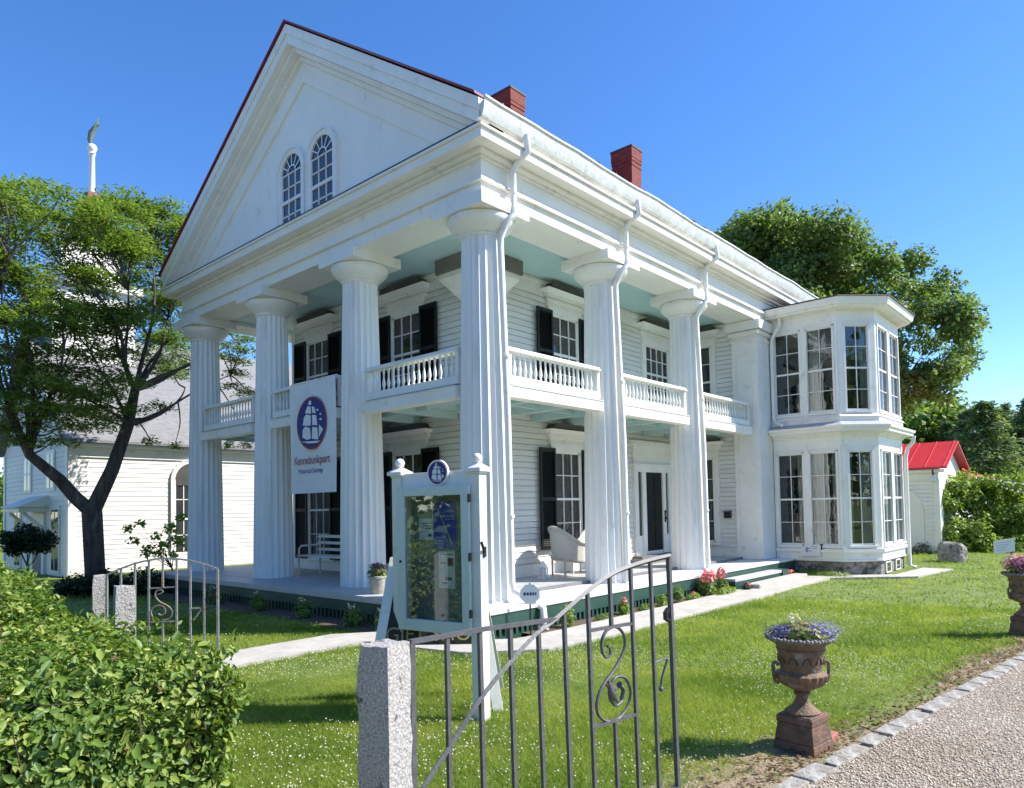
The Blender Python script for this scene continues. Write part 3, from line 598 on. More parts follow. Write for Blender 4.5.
def slab(mb, e, z0, z1, e2=None):
    A = offset(FP, e); B = offset(FP, e if e2 is None else e2); n = len(A)
    mb.add([(*p, z0) for p in A]+[(*p, z1) for p in B], [tuple(range(n)), tuple(range(n, 2*n))]+[(i, (i+1) % n, n+(i+1) % n, n+i) for i in range(n)])
mb = MB(); slab(mb, .0, -.06, .12); slab(mb, .05, .122, .20, .05); slab(mb, .02, -.10, -.062); mb.build('bay_base', TRIM, BAY)
mb = MB(); slab(mb, -.05, -.6, -.102); mb.build('foundation', STONE, BAY)
# windows at basement level under the front face
MB().box(11.3, 11.75, -2.72, -2.66, -.42, -.14).box(12.2, 12.65, -2.72, -2.66, -.42, -.14).build('basement_window_frame', TRIM, BAY)
for x_ in (11.36, 12.26): MB().box(x_, x_+.33, -2.725, -2.70, -.38, -.17).build('basement_pane', GLASSD, BAY)
mb = MB()
slab(mb, 0, 2.70, 2.95); slab(mb, .04, 2.951, 3.0); slab(mb, .10, 3.001, 3.05); slab(mb, .26, 3.051, 3.13, .26); slab(mb, .30, 3.131, 3.19, .32); mb.build('lower_cornice', TRIM, BAY)
mb = MB(); slab(mb, .31, 3.191, 3.30, .06); mb.build('skirt_roof', mat('pale_skirt_roof_metal', (.45, .46, .46), .6, (.36, .37, .37), 4.), BAY)
mb = MB(); slab(mb, .04, 3.301, 3.42); slab(mb, .07, 3.421, 3.47, .04); mb.build('upper_sill', TRIM, BAY)
mb = MB(); slab(mb, 0, 5.78, 6.02); slab(mb, .04, 6.021, 6.05); slab(mb, .26, 6.051, 6.10, .28); slab(mb, .33, 6.101, 6.26, .38); mb.build('upper_cornice', TRIM, BAY)
mb = MB(); slab(mb, .41, 6.262, 6.29, .40); slab(mb, .36, 6.291, 6.55, -.7); mb.build('bay_roof', DKGREY, BAY)
mb = MB(); slab(mb, -.03, .13, .22); slab(mb, -.03, 2.68, 2.72); slab(mb, -.03, 3.35, 3.45); slab(mb, -.03, 5.76, 5.80); mb.build('bay_ceiling', mat('dim_room_plaster', (.16, .14, .12), .9), BAY)
mb = MB(); slab(mb, -.42, .23, 2.67); slab(mb, -.42, 3.46, 5.75); mb.build('room_dark_block', mat('unlit_room_dark', (.022, .02, .018), .9, (.04, .035, .03), 1.5), BAY)  # solid dark block; the shade of the unlit room is put into its colour
MB().box(10.5, 13.7, -.43, -.405, .22, 5.78).build('room_wall', mat('papered_room_wall', (.11, .09, .075), .9), BAY)
faces = [(0, 1, 2, ((.10, .74), (.90, 1.54))), (1, 2, 1, ((.18, .78),)), (2, 3, 2, ((.14, 1.02), (1.2, 2.08))), (3, 4, 1, ((.18, .78),)), (4, 5, 2, ((.10, .74), (.90, 1.54)))]
for (i, j, nwin, wins) in faces:
    A = np.array(FP[i]); B = np.array(FP[j]); L = np.linalg.norm(B-A); d = (B-A)/L; nn = np.array([d[1], -d[0]])
    if np.dot(nn, (A+B)/2-FPc) < 0: nn = -nn
    def T(u, v, z, A=A, d=d, nn=nn): p = A+d*u+nn*v; return (p[0], p[1], z)
    for fl, (zb, zt, z0, z1) in enumerate(((.201, 2.699, .28, 2.58), (3.471, 5.779, 3.56, 5.66))):
        mb = MB(T); us = [0]+[x for wn in wins for x in wn]+[L]
        for k in range(0, len(us), 2):
            mb.box(us[k]+.002*(k == 0), us[k+1]-.002*(k == len(us)-2), -.10, 0, zb, zt)
            if us[k+1]-us[k] > .15: mb.box(us[k]+.03, us[k+1]-.03, 0, .015, zb, zt)
        for (a, b) in wins: mb.box(a, b, -.10, -.001, zb, z0); mb.box(a, b, -.10, -.001, z1, zt)
        mb.build('wall', TRIM, BAY)
        for q_, (a, b) in enumerate(wins):
            wf = MB(T)
            for (c, e, f, g2) in ((a-.03, a+.02, z0-.03, z1+.03), (b-.02, b+.03, z0-.03, z1+.03), (a-.03, b+.03, z1, z1+.05), (a-.05, b+.05, z0-.05, z0)): wf.box(c, e, .0, .028 if f > z0-.04 else .05, f, g2)
            wf = wf.build('window_frame', TRIM, BAY, bevel=.003)
            MB(T).box(a, b, -.045, -.035, z0, z1).build('pane', GLASSB, wf)
            mb = MB(T); t = .0075; um = (a+b)/2; mb.box(um-t, um+t, -.034, -.012, z0, z1)
            for k in (1, 2, 3):
                z = z0+(z1-z0)*k/4; tt = .022 if k == 2 else t; mb.box(a, b, -.034, -.010 if k == 2 else -.0125, z-tt, z+tt)
            for (c, e, f, g2) in ((a, a+.03, z0, z1), (b-.03, b, z0, z1), (a, b, z0, z0+.05), (a, b, z1-.035, z1)): mb.box(c, e, -.0345, -.0115, f, g2)
            mb.build('sash', TRIM, wf)
            # curtains drawn to the sides
            cw = []
            if i == 0 and fl == 0: cw = [(a+.44, b-.01)] if q_ == 0 else [(a+.0, a+.40), (b-.16, b)]
            elif i == 0 and fl == 1: cw = [(b-.08, b)] if q_ == 0 else [(a+.02, a+.26)]
            elif fl == 0: cw = [(a, a+.16), (b-.20, b)]
            else: cw = [(a, a+.10), (b-.14, b)]
            for (c, e) in cw:
                mb = MB(T); m_ = 16; vs = []
                for k in range(m_+1):
                    u = c+(e-c)*k/m_; v = -.16-.025*math.sin(k*1.9)
                    vs += [(u, v, z0-.05), (u, v, z1+.05)]
                mb.add(vs, [(2*k, 2*k+2, 2*k+3, 2*k+1) for k in range(m_)]); mb.build('curtain', CURT, wf, smooth=60)
mb = MB()
for e in (0.0,): pass
p0 = (10.24, -.62)
spo = MB().tube([(10.16, -.72, 6.08), (10.16, -.72, 5.86), (10.12, -.62, 5.70), (10.2, -.50, 5.55), (10.235, -.47, 5.4), (10.235, -.47, 3.5), (10.22, -.52, 3.40), (10.05, -.75, 3.30)], .045, 10).build('downspout', TRIM, BAY, smooth=40)
MB().tube([(13.28, -3.0, 3.06), (13.28, -2.98, 2.9), (13.24, -2.86, 2.75), (13.22, -2.80, 2.5), (13.22, -2.80, -.36), (13.24, -2.95, -.41)], .05, 10).build('downspout', TRIM, BAY, smooth=40)

# ------------------------------------------------------------------ banner hung from the balcony rail
def ship(mbs, T, uc, zc, ru, rz, v):
    """round badge: dark red rim, navy disc, white sails; mbs = dict of builders"""
    n = 40
    def el(k): return [(uc+ru*k*math.cos(2*math.pi*i/n), zc+rz*k*math.sin(2*math.pi*i/n)) for i in range(n)]
    A, B = el(1), el(.93)
    mbs['rim'].add([T(u, v, z) for u, z in A]+[T(u, v, z) for u, z in B], [(i, (i+1) % n, n+(i+1) % n, n+i) for i in range(n)])
    mbs['disc'].add([T(u, v, z) for u, z in el(.929)], [tuple(range(n))])
    sails = [[(-.62, -.50), (-.30, -.62), (-.02, -.58), (-.10, -.18), (-.42, -.10), (-.58, -.20)], [(-.58, -.05), (-.05, -.10), (-.02, .28), (-.35, .36), (-.50, .25)], [(-.42, .42), (-.02, .34), (-.02, .62), (-.24, .66)], [(-.22, .72), (0, .68), (0, .84), (-.12, .86)],
             [(.04, -.60), (.46, -.66), (.40, -.20), (.06, -.16)], [(.06, -.08), (.40, -.12), (.34, .26), (.06, .30)], [(.06, .38), (.30, .34), (.22, .58), (.06, .62)], [(.50, -.58), (.78, -.30), (.52, -.10)], [(.30, .46), (.50, .40), (.44, .50)], [(.52, .28), (.7, .22), (.64, .33)], [(.50, .08), (.72, .04), (.66, .14)],
             [(-.72, -.66), (-.2, -.76), (.35, -.78), (.6, -.72), (.3, -.70), (-.3, -.68)]]
    for s_ in sails: mbs['sail'].add([T(uc+u*ru, v+.001, zc+z*rz) for u, z in s_], [tuple(range(len(s_)))])
def badge(parent, T, uc, zc, ru, rz, v, disc=NAVY):
    mbs = dict(rim=MB(), disc=MB(), sail=MB()); ship(mbs, T, uc, zc, ru, rz, v)
    e = mbs['disc'].build('emblem', disc, parent); mbs['rim'].build('emblem_rim', CRIM, e); mbs['sail'].build('ship', WHITEC, e); return e
def text(body, name, m, parent, loc, rot, size, align='CENTER', ext=.001, sx=1., sp=1.):
    c = bpy.data.curves.new(name, 'FONT'); c.body = body; c.size = size; c.align_x = align; c.align_y = 'CENTER'; c.extrude = ext; c.space_character = sp
    o = bpy.data.objects.new(name, c); COL.objects.link(o); c.materials.append(m)
    if parent is not None: o.parent = parent; o.location = Vector(loc)-origin(parent)
    else: o.location = loc
    bpy.context.view_layer.update(); me = bpy.data.meshes.new_from_object(o.evaluated_get(bpy.context.evaluated_depsgraph_get()))
    o2 = bpy.data.objects.new(name, me); COL.objects.link(o2); o2.parent = o.parent; o2.location = o.location; bpy.data.objects.remove(o)
    o2.rotation_euler = rot; o2.scale = (sx, 1, 1); return o2
RG = (math.pi/2, 0, -math.pi/2)          # text that faces -X
BN = thing('banner', 'white hanging banner with a round blue ship emblem between two columns', 'banner', (-.34, 4.15, 1.70))
def TB(u, v, z):   # u along +y from 3.42 to 4.88
    return (-.335-v-.016*math.sin((u-3.4)*4.3)*(3.85-z)/2-.008*math.sin(u*9+z*2), u, z)
mb = MB(); nu, nz = 24, 30; vs = []
for j in range(nz+1):
    for i in range(nu+1): vs.append(TB(3.42+1.53*i/nu, 0, 1.70+2.12*j/nz))
mb.add(vs, [(j*(nu+1)+i, j*(nu+1)+i+1, (j+1)*(nu+1)+i+1, (j+1)*(nu+1)+i) for j in range(nz) for i in range(nu)]); mb.build('cloth', WHITEC, BN, smooth=80)
def TBf(u, v, z): return (-.366-v, 8.34-u, z)
badge(BN, TBf, 4.17, 3.02, .50, .50, .004)
text('Kennebunkport', 'lettering', CRIM, BN, (-.370, 4.17, 2.32), RG, .235, sx=.80)
text('Historical Society', 'lettering', NAVY, BN, (-.370, 4.22, 2.12), RG, .135, sx=.86)
MB().tube([(-.33, 3.38, 3.83), (-.33, 4.92, 3.83)], .018, 8).build('rod', TRIM, BN)

# ------------------------------------------------------------------ granite gate posts and iron gates
KF = .67
def near(p): return CAMP+KF*(np.asarray(p, float)-CAMP)      # the street line stands closer to the viewer than the first survey
ZB = 1.34+(G+.09-1.34)/KF
def post(c, ang, h, wd, label, m=GRANITE):
    c = near((*c, 0))[:2]; wd *= KF; h = near((0, 0, G+h))[2]-G
    ca, sa = math.cos(ang), math.sin(ang); rot = lambda u, v: (c[0]+u*ca-v*sa, c[1]+u*sa+v*ca)
    mb = MB(); rings = []; N = 14; vs = []; per = []
    for k in range(4):
        a, b = ((-1, -1), (1, -1), (1, 1), (-1, 1))[k], ((1, -1), (1, 1), (-1, 1), (-1, -1))[k]
        for t in np.linspace(0, 1, 6)[:-1]: per.append((a[0]+(b[0]-a[0])*t, a[1]+(b[1]-a[1])*t))
    m_ = len(per)
    for j in range(N+1):
        z = G-.1+(h+.1)*j/N
        for (u, v) in per:
            e = random.uniform(-.004, .004)-(.006 if j == N else 0); x, y = rot(u*(wd/2+e), v*(wd/2+e)); vs.append((x, y, z+(random.uniform(-.008, .004) if j == N else 0)))
    fs = [(j*m_+i, j*m_+(i+1) % m_, (j+1)*m_+(i+1) % m_, (j+1)*m_+i) for j in range(N) for i in range(m_)]+[tuple(N*m_+i for i in range(m_))]
    mb.add(vs, fs); o = mb.build('gate_post', m, loc=(c[0], c[1], G), smooth=30)
    return tag(o, label, 'gate post', 'granite gate posts')
post((-5.13, -4.06), math.radians(14), 1.0, .225, 'speckled granite post nearest the viewer, carrying the hinged dark iron gate')
post((-4.73, 1.14), math.radians(-12), 1.0, .20, 'pale granite post standing in front of the small far iron gate')
post((-4.55, 2.46), math.radians(-14), 1.04, .165, 'pale granite post behind the hedge with the far gate hinged on it', m=GRANITE)
def gate_frame(H, ang):
    ca, sa = math.cos(ang), math.sin(ang)
    return lambda u, v, z: tuple(near((H[0]+u*ca-v*sa, H[1]+u*sa+v*ca, z)))
def spiral(c, r0, r1, a0, turns, n=26, sq=1.): return [(c[0]+(r0+(r1-r0)*t)*math.cos(a0+turns*2*math.pi*t), c[1]+(r0+(r1-r0)*t)*math.sin(a0+turns*2*math.pi*t)*sq) for t in np.linspace(0, 1, n)]
def smoothpath(p, n=8):
    out = []; p = [np.array(q, float) for q in p]
    for i in range(len(p)-1):
        a, b, c, d = p[max(i-1, 0)], p[i], p[i+1], p[min(i+2, len(p)-1)]
        for t in np.linspace(0, 1, n, endpoint=False): out.append(.5*((2*b)+(-a+c)*t+(2*a-5*b+4*c-d)*t*t+(-a+3*b-3*c+d)*t**3))
    out.append(p[-1]); return [tuple(q) for q in out]
# the near gate
GT = thing('iron_gate', 'dark wrought iron gate in the foreground with a sweeping top rail and scroll', 'gate', tuple(near((-4.98, -4.13, G*0-.5))[:2])+(G,))
T = gate_frame((-4.98, -4.13), math.radians(-5)); d = .274; LEAN = .0245
def TL(u, v, z): return T(u-LEAN*(z-.6)*min(1, u/1.2), v, z)
sweep = smoothpath([(.06, -.40), (.08, -.349), (.278, -.164), (.547, .094), (.837, .30), (1.086, .448), (1.232, .503), (1.626, .683), (1.93, .794), (2.207, .846), (2.5, .878), (2.755, .897)], 6)
def sw(u): return float(np.interp(u, [q[0] for q in sweep], [q[1] for q in sweep]))
MB().tube([TL(u, 0, z) for u, z in sweep], .0195, 4, flat=.7).build('sweep_rail', IRON, GT)
MB().tube([TL(u, 0, z) for u, z in ((-.01, .54), (.55, .541), (1.0, .53), (1.30, .522))], .0185, 4, flat=.7).build('top_rail', IRON, GT)
for i in range(11):
    u = i*d; top = .535 if u < 1.2 else sw(u)-.012; r = .0135 if 0 < i < 10 else .018
    segs = [(ZB, top)] if i != 7 else [(ZB, -.36), (.39, top)]
    for (a, b) in segs:
        MB(TL).box(u-r, u+r, -r, r, a, b).build('bar', IRON, GT)
MB(TL).box(0, 2.74, -.022, .022, ZB+.06, ZB+.10).build('bottom_rail', IRON, GT)
for q0, q1 in (((1.63, .39), (2.2, .378)), ((1.64, -.348), (2.2, -.362))): MB().tube([TL(q0[0], 0, q0[1]), TL(q1[0], 0, q1[1])], .0115, 4).build('cross_rail', IRON, GT)
scr = spiral((1.86, .20), .03, .10, 0.6, 1.3, 22)[::1]
big = smoothpath([(1.80, .19), (1.79, .28), (1.86, .365), (1.98, .375), (2.07, .30), (2.07, .19), (1.95, .06), (1.78, -.06), (1.705, -.17), (1.72, -.27), (1.83, -.345), (1.97, -.345), (2.09, -.27), (2.13, -.16), (2.07, -.05), (1.95, -.02), (1.87, -.09), (1.87, -.18), (1.94, -.24), (2.02, -.22)], 6)
mb = MB(); mb.tube([TL(u, 0, z) for u, z in big], 0.0087, 6)
mb.tube([TL(u, 0, z) for u, z in smoothpath([(1.80, .19), (1.84, .155), (1.89, .17), (1.89, .22), (1.86, .24)], 5)], 0.0080, 6); mb.build('scroll', IRON, GT, smooth=60)
mb = MB(); mb.tube([TL(u, .01, z) for u, z in smoothpath([(2.02, -.22), (2.05, -.14), (2.0, -.09)], 5)], [.012]*10+[.02], 6); mb.tube([TL(u, .012, z) for u, z in ((1.87, -.05), (1.92, -.12), (1.97, -.10))], [.004, .022, .005], 6); mb.tube([TL(u, -.012, z) for u, z in ((1.84, -.02), (1.88, -.15), (1.95, -.22))], [.004, .024, .005], 6); mb.tube([TL(u, .0, z) for u, z in ((1.81, -.04), (1.86, -.07), (1.9, -.06))], [.004, .018, .005], 6); mb.build('leaf_ornament', IRON, GT, smooth=60)
MB().tube([TL(u, 0, z) for u, z in smoothpath([(2.46, .01), (2.62, .02), (2.655, .0), (2.58, -.12), (2.55, -.21)], 5)], 0.0067, 6).sphere(TL(2.552, 0, -.225), .015).build('hook', IRON, GT, smooth=60)
MB().tube([TL(2.70, .0, .44), TL(2.66, .0, .41), TL(2.66, 0, .36), TL(2.71, 0, .34)], 0.0147, 6).build('latch', BLACK, GT)
mb = MB()
for z in (.20, -.3): mb.tube([T(-.075, .0, z-.05), T(-.075, .0, z+.06)], 0.0134, 8); mb.tube([T(-.16, .01, z+.02), T(-.07, 0, z+.02), T(0, 0, z+.0)], 0.0094, 6)
mb.build('hinge', IRON, GT)
for z in (.20, -.75):
    mb = MB(); mb.tube([T(-.075, .0, z-.05), T(-.075, .0, z+.06)], .016, 8); mb.tube([T(-.16, .01, z+.02), T(-.07, 0, z+.02), T(0, 0, z+.0)], .010, 6); mb.build('hinge', IRON, GT)
# the far gate
HX = (-4.56, 2.19); ang2 = math.atan2(1.35-2.19, -3.55+4.56)
G2 = thing('iron_gate', 'small pale arched iron gate standing open beyond the hedge', 'gate', tuple(near((*HX, 0))[:2])+(G,))
T2 = gate_frame(HX, ang2); W2 = 1.315; d2 = W2/8
def arc(u): t = u/W2; return .575+.20*math.sin(math.pi*min(1, max(0, t*.92+.04)))**.9+.03*t
MB().tube([T2(u, 0, arc(u)) for u in np.linspace(0, W2, 22)], 0.0107, 4).build('top_rail', IRONL, G2)
for i in range(9):
    u = i*d2; segs = [(ZB, arc(u))] if i != 4 else [(.43, arc(u)), (ZB, -.02)]
    r = .011 if 0 < i < 8 else .014
    for a, b in segs: MB(T2).box(u-r, u+r, -r, r, a, b).build('bar', IRONL, G2)
MB(T2).box(0, W2, -.014, .014, ZB+.06, ZB+.09).build('bottom_rail', IRONL, G2)
for q0, q1 in (((3*d2-.02, .42), (5*d2, .43)), ((3*d2, 0.), (5*d2, .0))): MB().tube([T2(q0[0], 0, q0[1]), T2(q1[0], 0, q1[1])], .008, 4).build('cross_rail', IRONL, G2)
s2 = smoothpath([(.60, .34), (.60, .39), (.66, .40), (.69, .36), (.66, .31), (.57, .33), (.56, .38), (.60, .42)][:1]+[(.66, .37), (.63, .40), (.58, .38), (.57, .32), (.62, .25), (.72, .19), (.77, .12), (.74, .04), (.64, .015), (.54, .06), (.52, .14), (.58, .20), (.66, .19), (.69, .13), (.65, .08), (.60, .10)], 6)
MB().tube([T2(u, 0, z) for u, z in s2], 0.0067, 6).build('scroll', mat('rusty_scroll_iron', (.30, .2, .15), .6, (.22, .2, .18), 14.), G2, smooth=60)
MB().tube([T2(6*d2, 0, .15), T2(6.75*d2, 0, .15), T2(6.75*d2, 0, .12), T2(6.2*d2, 0, .0)], 0.0060, 6).build('hook', IRONL, G2)
MB().tube([T2(7.35*d2, 0, .31), T2(8*d2, 0, .31)], 0.0107, 6).build('latch', BLACK, G2)

# ------------------------------------------------------------------ notice board
NB = thing('notice_board', 'white glazed notice board on two capped posts with ball finials', 'notice board', (-3.52, -2.8, G))
L0, R0 = np.array([-3.60, -2.36]), np.array([-3.458, -3.225]); LD = (L0-R0)/np.linalg.norm(L0-R0); LW = np.linalg.norm(L0-R0)
def TN(u, v, z): p = R0+LD*u; n = np.array([-LD[1], LD[0]]); n = n if n[0] < 0 else -n; return (p[0]+n[0]*v, p[1]+n[1]*v, z)
for u in (0, LW):
    p = MB(TN).box(u-.055, u+.055, -.055, .055, G-.05, 1.64).build('post', TRIM, NB, bevel=.006)
    mb = MB(TN); mb.box(u-.06, u+.06, -.06, .06, 1.641, 1.66); mb.box(u-.085, u+.085, -.085, .085, 1.661, 1.69)
    mb.add([(u-.085, -.085, 1.691), (u+.085, -.085, 1.691), (u+.085, .085, 1.691), (u-.085, .085, 1.691), (u-.02, -.02, 1.735), (u+.02, -.02, 1.735), (u+.02, .02, 1.735), (u-.02, .02, 1.735)], [(0, 1, 2, 3), (4, 5, 6, 7), (0, 1, 5, 4), (1, 2, 6, 5), (2, 3, 7, 6), (3, 0, 4, 7)])
    mb.box(u-.05, u+.05, -.05, .05, 1.60, 1.641)
    mb.build('post_cap', TRIM, p); q = TN(u, 0, 1.775); MB().sphere(q, .045, 16, 10).build('finial', TRIM, p, smooth=60)
u0, u1 = .057, LW-.057
MB(TN).box(u0, u1, -.04, .04, 1.545, 1.675).build('head_board', TRIM, NB, bevel=.005)
mb = MB(TN); mb.box(u0, u1, -.08, -.05, .30, 1.543); mb.box(u0, u0+.03, -.05, .07, .30, 1.543); mb.box(u1-.03, u1, -.05, .07, .30, 1.543); mb.box(u0+.03, u1-.03, -.05, .07, .30, .33); mb.box(u0+.03, u1-.03, -.05, .07, 1.51, 1.543)
mb.build('case', TRIM, NB)
MB(TN).box(u0+.031, u1-.031, -.049, -.042, .331, 1.509).build('pin_board', mat('grey_felt', (.24, .25, .23), .95, (.18, .19, .18), 30.), NB)
fm = MB(TN); a, b, c, e = u0-.03, u1+.01, .27, 1.55; f = .085
fm.box(a, a+f, .072, .105, c, e).box(b-f, b, .072, .105, c, e).box(a+f, b-f, .072, .104, c, c+f*1.2).box(a+f, b-f, .072, .104, e-f, e)
df = fm.build('door_frame', SHADEW, NB, bevel=.005)
MB(TN).box(a+f, b-f, .080, .086, c+f*1.2, e-f).build('pane', GLASS, df)
for z in (.42, .90, 1.40): MB(TN).box(a-.012, a+.004, .085, .112, z, z+.07).build('hinge', BLACK, df)
mb = MB(); MB().sphere(TN(b-.04, .11, .88), .012).build('lock', BLACK, df)
nv = TN(0, 1, 0); rotN = (math.pi/2, 0, math.atan2(-(R0-L0)[0]*0+(R0-L0)[1], (R0-L0)[0]))
def TD(u, v, z): return TN(u, v+.0, z)
o = MB(TN); uc = LW*.44
o.add([(uc+.115*math.cos(2*math.pi*i/32), .041, 1.665+.115*math.sin(2*math.pi*i/32)) for i in range(32)]+[(uc+.115*math.cos(2*math.pi*i/32), .066, 1.665+.115*math.sin(2*math.pi*i/32)) for i in range(32)], [tuple(range(32)), tuple(range(32, 64))]+[(i, (i+1) % 32, 32+(i+1) % 32, 32+i) for i in range(32)])
dk = o.build('emblem_disc', TRIM, NB); badge(dk, lambda u, v, z: TN(2*uc-u, v, z), uc, 1.665, .10, .10, .068)
mb = MB(TN); mb.tube([(-.06, .0, .98), (-.085, .05, 1.0), (-.10, .10, 1.06)], .012, 8).box(-.068, -.056, -.02, .02, .93, 1.02); mb.build('flag_bracket', BLACK, NB)
PAPER = mat('printed_paper', (.78, .79, .75), .8, (.68, .7, .67), 20.); PNAVY = mat('navy_poster', (.04, .05, .36), .6, (.05, .07, .44), 9.)
POSTB = mat('ochre_paper', (.42, .36, .2), .8, (.3, .3, .2), 14.); GREYP = mat('grey_green_photo', (.08, .10, .10), .7, (.2, .22, .2), 18.)
def paper(label, u_a, u_b, z_a, z_b, m, marks, v=-.040):
    t = thing('poster', label, 'poster', TN((u_a+u_b)/2, v, z_a))
    MB(TN).box(u_a, u_b, v, v+.002, z_a, z_b).build('sheet', m, t)
    for (nm, mm, items) in marks:
        mb = MB(TN)
        for (a, b, c, e) in items: mb.box(u_a+(u_b-u_a)*a, u_a+(u_b-u_a)*b, v+.0022, v+.0034, z_a+(z_b-z_a)*c, z_a+(z_b-z_a)*e)
        mb.build(nm, mm, t)
    return t
def UX(f): return u1-(u1-u0)*f       # fraction from the left of the case as seen from the front
INK = mat('grey_ink', (.10, .11, .11), .8); PALEB = mat('pale_blue_ink', (.25, .3, .5), .7)
paper('pale flyer with a round picture, left of the navy poster in the notice board', UX(.385), UX(.17), 1.07, 1.36, PAPER, [('picture', GREYP, [(.05, .95, .66, .95)]), ('print', INK, [(.1, .8, .5, .53), (.1, .7, .42, .45), (.1, .85, .34, .37), (.1, .35, .1, .18)])])
t = paper('navy blue poster with a pale diagonal staff pinned in the notice board', UX(.72), UX(.40), .99, 1.41, PNAVY, [('print', PALEB, [(.08, .5, .78, .82), (.08, .55, .68, .71), (.1, .5, .62, .64), (.5, .92, .22, .26), (.5, .95, .16, .19), (.55, .95, .1, .13)])])
mb = MB(TN); ua, ub = UX(.72), UX(.40); mb.add([(ub-.02, -.035, 1.38), (ub-.035, -.035, 1.38), (ua+.03, -.035, 1.04), (ua+.05, -.035, 1.035)], [(0, 1, 2, 3)]); mb.build('staff_picture', POSTB, t)
paper('ochre and dark picture poster at the right edge of the notice board', UX(.97), UX(.75), .76, 1.37, POSTB, [('picture', GREYP, [(0, 1, .0, .42)]), ('portrait', BLACK, [(.2, .7, .52, .72)]), ('print', PAPER, [(.25, .75, .06, .09)])])
paper('white leaflet with small pictures pinned below the navy poster', UX(.70), UX(.46), .64, .97, PAPER, [('picture', CASTP, [(.1, .45, .6, .82)]), ('print', INK, [(.5, .9, .66, .70), (.2, .6, .22, .3), (.5, .8, .12, .17), (.1, .9, .9, .93)])])

# A-frame sign behind the board
AF = thing('sandwich_board', 'white framed A-shaped sandwich board with gold gift shop lettering on the path', 'sandwich board', tuple(at(437, 700, 6.5)[:2])+(G,))
AO = at(437, 700, 6.62); AFX = np.array([math.sin(YAW), -math.cos(YAW)]); AFN = -np.array([math.cos(YAW), math.sin(YAW)])
def TA(u, v, z): return (AO[0]+AFX[0]*u+AFN[0]*v, AO[1]+AFX[1]*u+AFN[1]*v, z)
DKB = mat('dark_sign_board', (.02, .024, .02), .6)
def aface(sgn, nm):
    mb = MB(TA); zt, zb = .90, G
    def V(z): return sgn*(.04+.34*(zt-z)/(zt-zb))
    def E(z): return .37+.21*(zt-z)/(zt-zb)
    for s_ in (-1, 1):
        mb.add([(s_*E(zt)-.045, V(zt), zt), (s_*E(zt)+.045, V(zt), zt), (s_*E(zb)+.045, V(zb), zb), (s_*E(zb)-.045, V(zb), zb), (s_*E(zt)-.045, V(zt)-.03*sgn, zt), (s_*E(zt)+.045, V(zt)-.03*sgn, zt), (s_*E(zb)+.045, V(zb)-.03*sgn, zb), (s_*E(zb)-.045, V(zb)-.03*sgn, zb)], [(0, 1, 2, 3), (4, 5, 6, 7), (0, 1, 5, 4), (1, 2, 6, 5), (2, 3, 7, 6), (3, 0, 4, 7)])
        mb.build('leg', TRIM, AF); mb = MB(TA)
    z1_, z0_ = .74, .12
    mb = MB(TA); k = .008*sgn
    mb.add([(-E(z1_)+.04, V(z1_)-k, z1_), (E(z1_)-.04, V(z1_)-k, z1_), (E(z0_)-.04, V(z0_)-k, z0_), (-E(z0_)+.04, V(z0_)-k, z0_), (-E(z1_)+.04, V(z1_)-2*k, z1_), (E(z1_)-.04, V(z1_)-2*k, z1_), (E(z0_)-.04, V(z0_)-2*k, z0_), (-E(z0_)+.04, V(z0_)-2*k, z0_)], [(0, 1, 2, 3), (4, 5, 6, 7), (0, 1, 5, 4), (1, 2, 6, 5), (2, 3, 7, 6), (3, 0, 4, 7)])
    pn_ = mb.build('sign_panel', DKB, AF)
    if sgn > 0:
        tilt = math.atan2(.34, zt-zb)
        for body, z, sz in (('TOURS', .44, .19), ('GIFT SHOP', .21, .18)):
            p = TA(.0, V(z)+.004, z); text(body, 'lettering', GOLD, pn_, p, (math.pi/2-tilt, 0, YAW-math.pi/2), sz)
aface(1, 'front'); aface(-1, 'back')

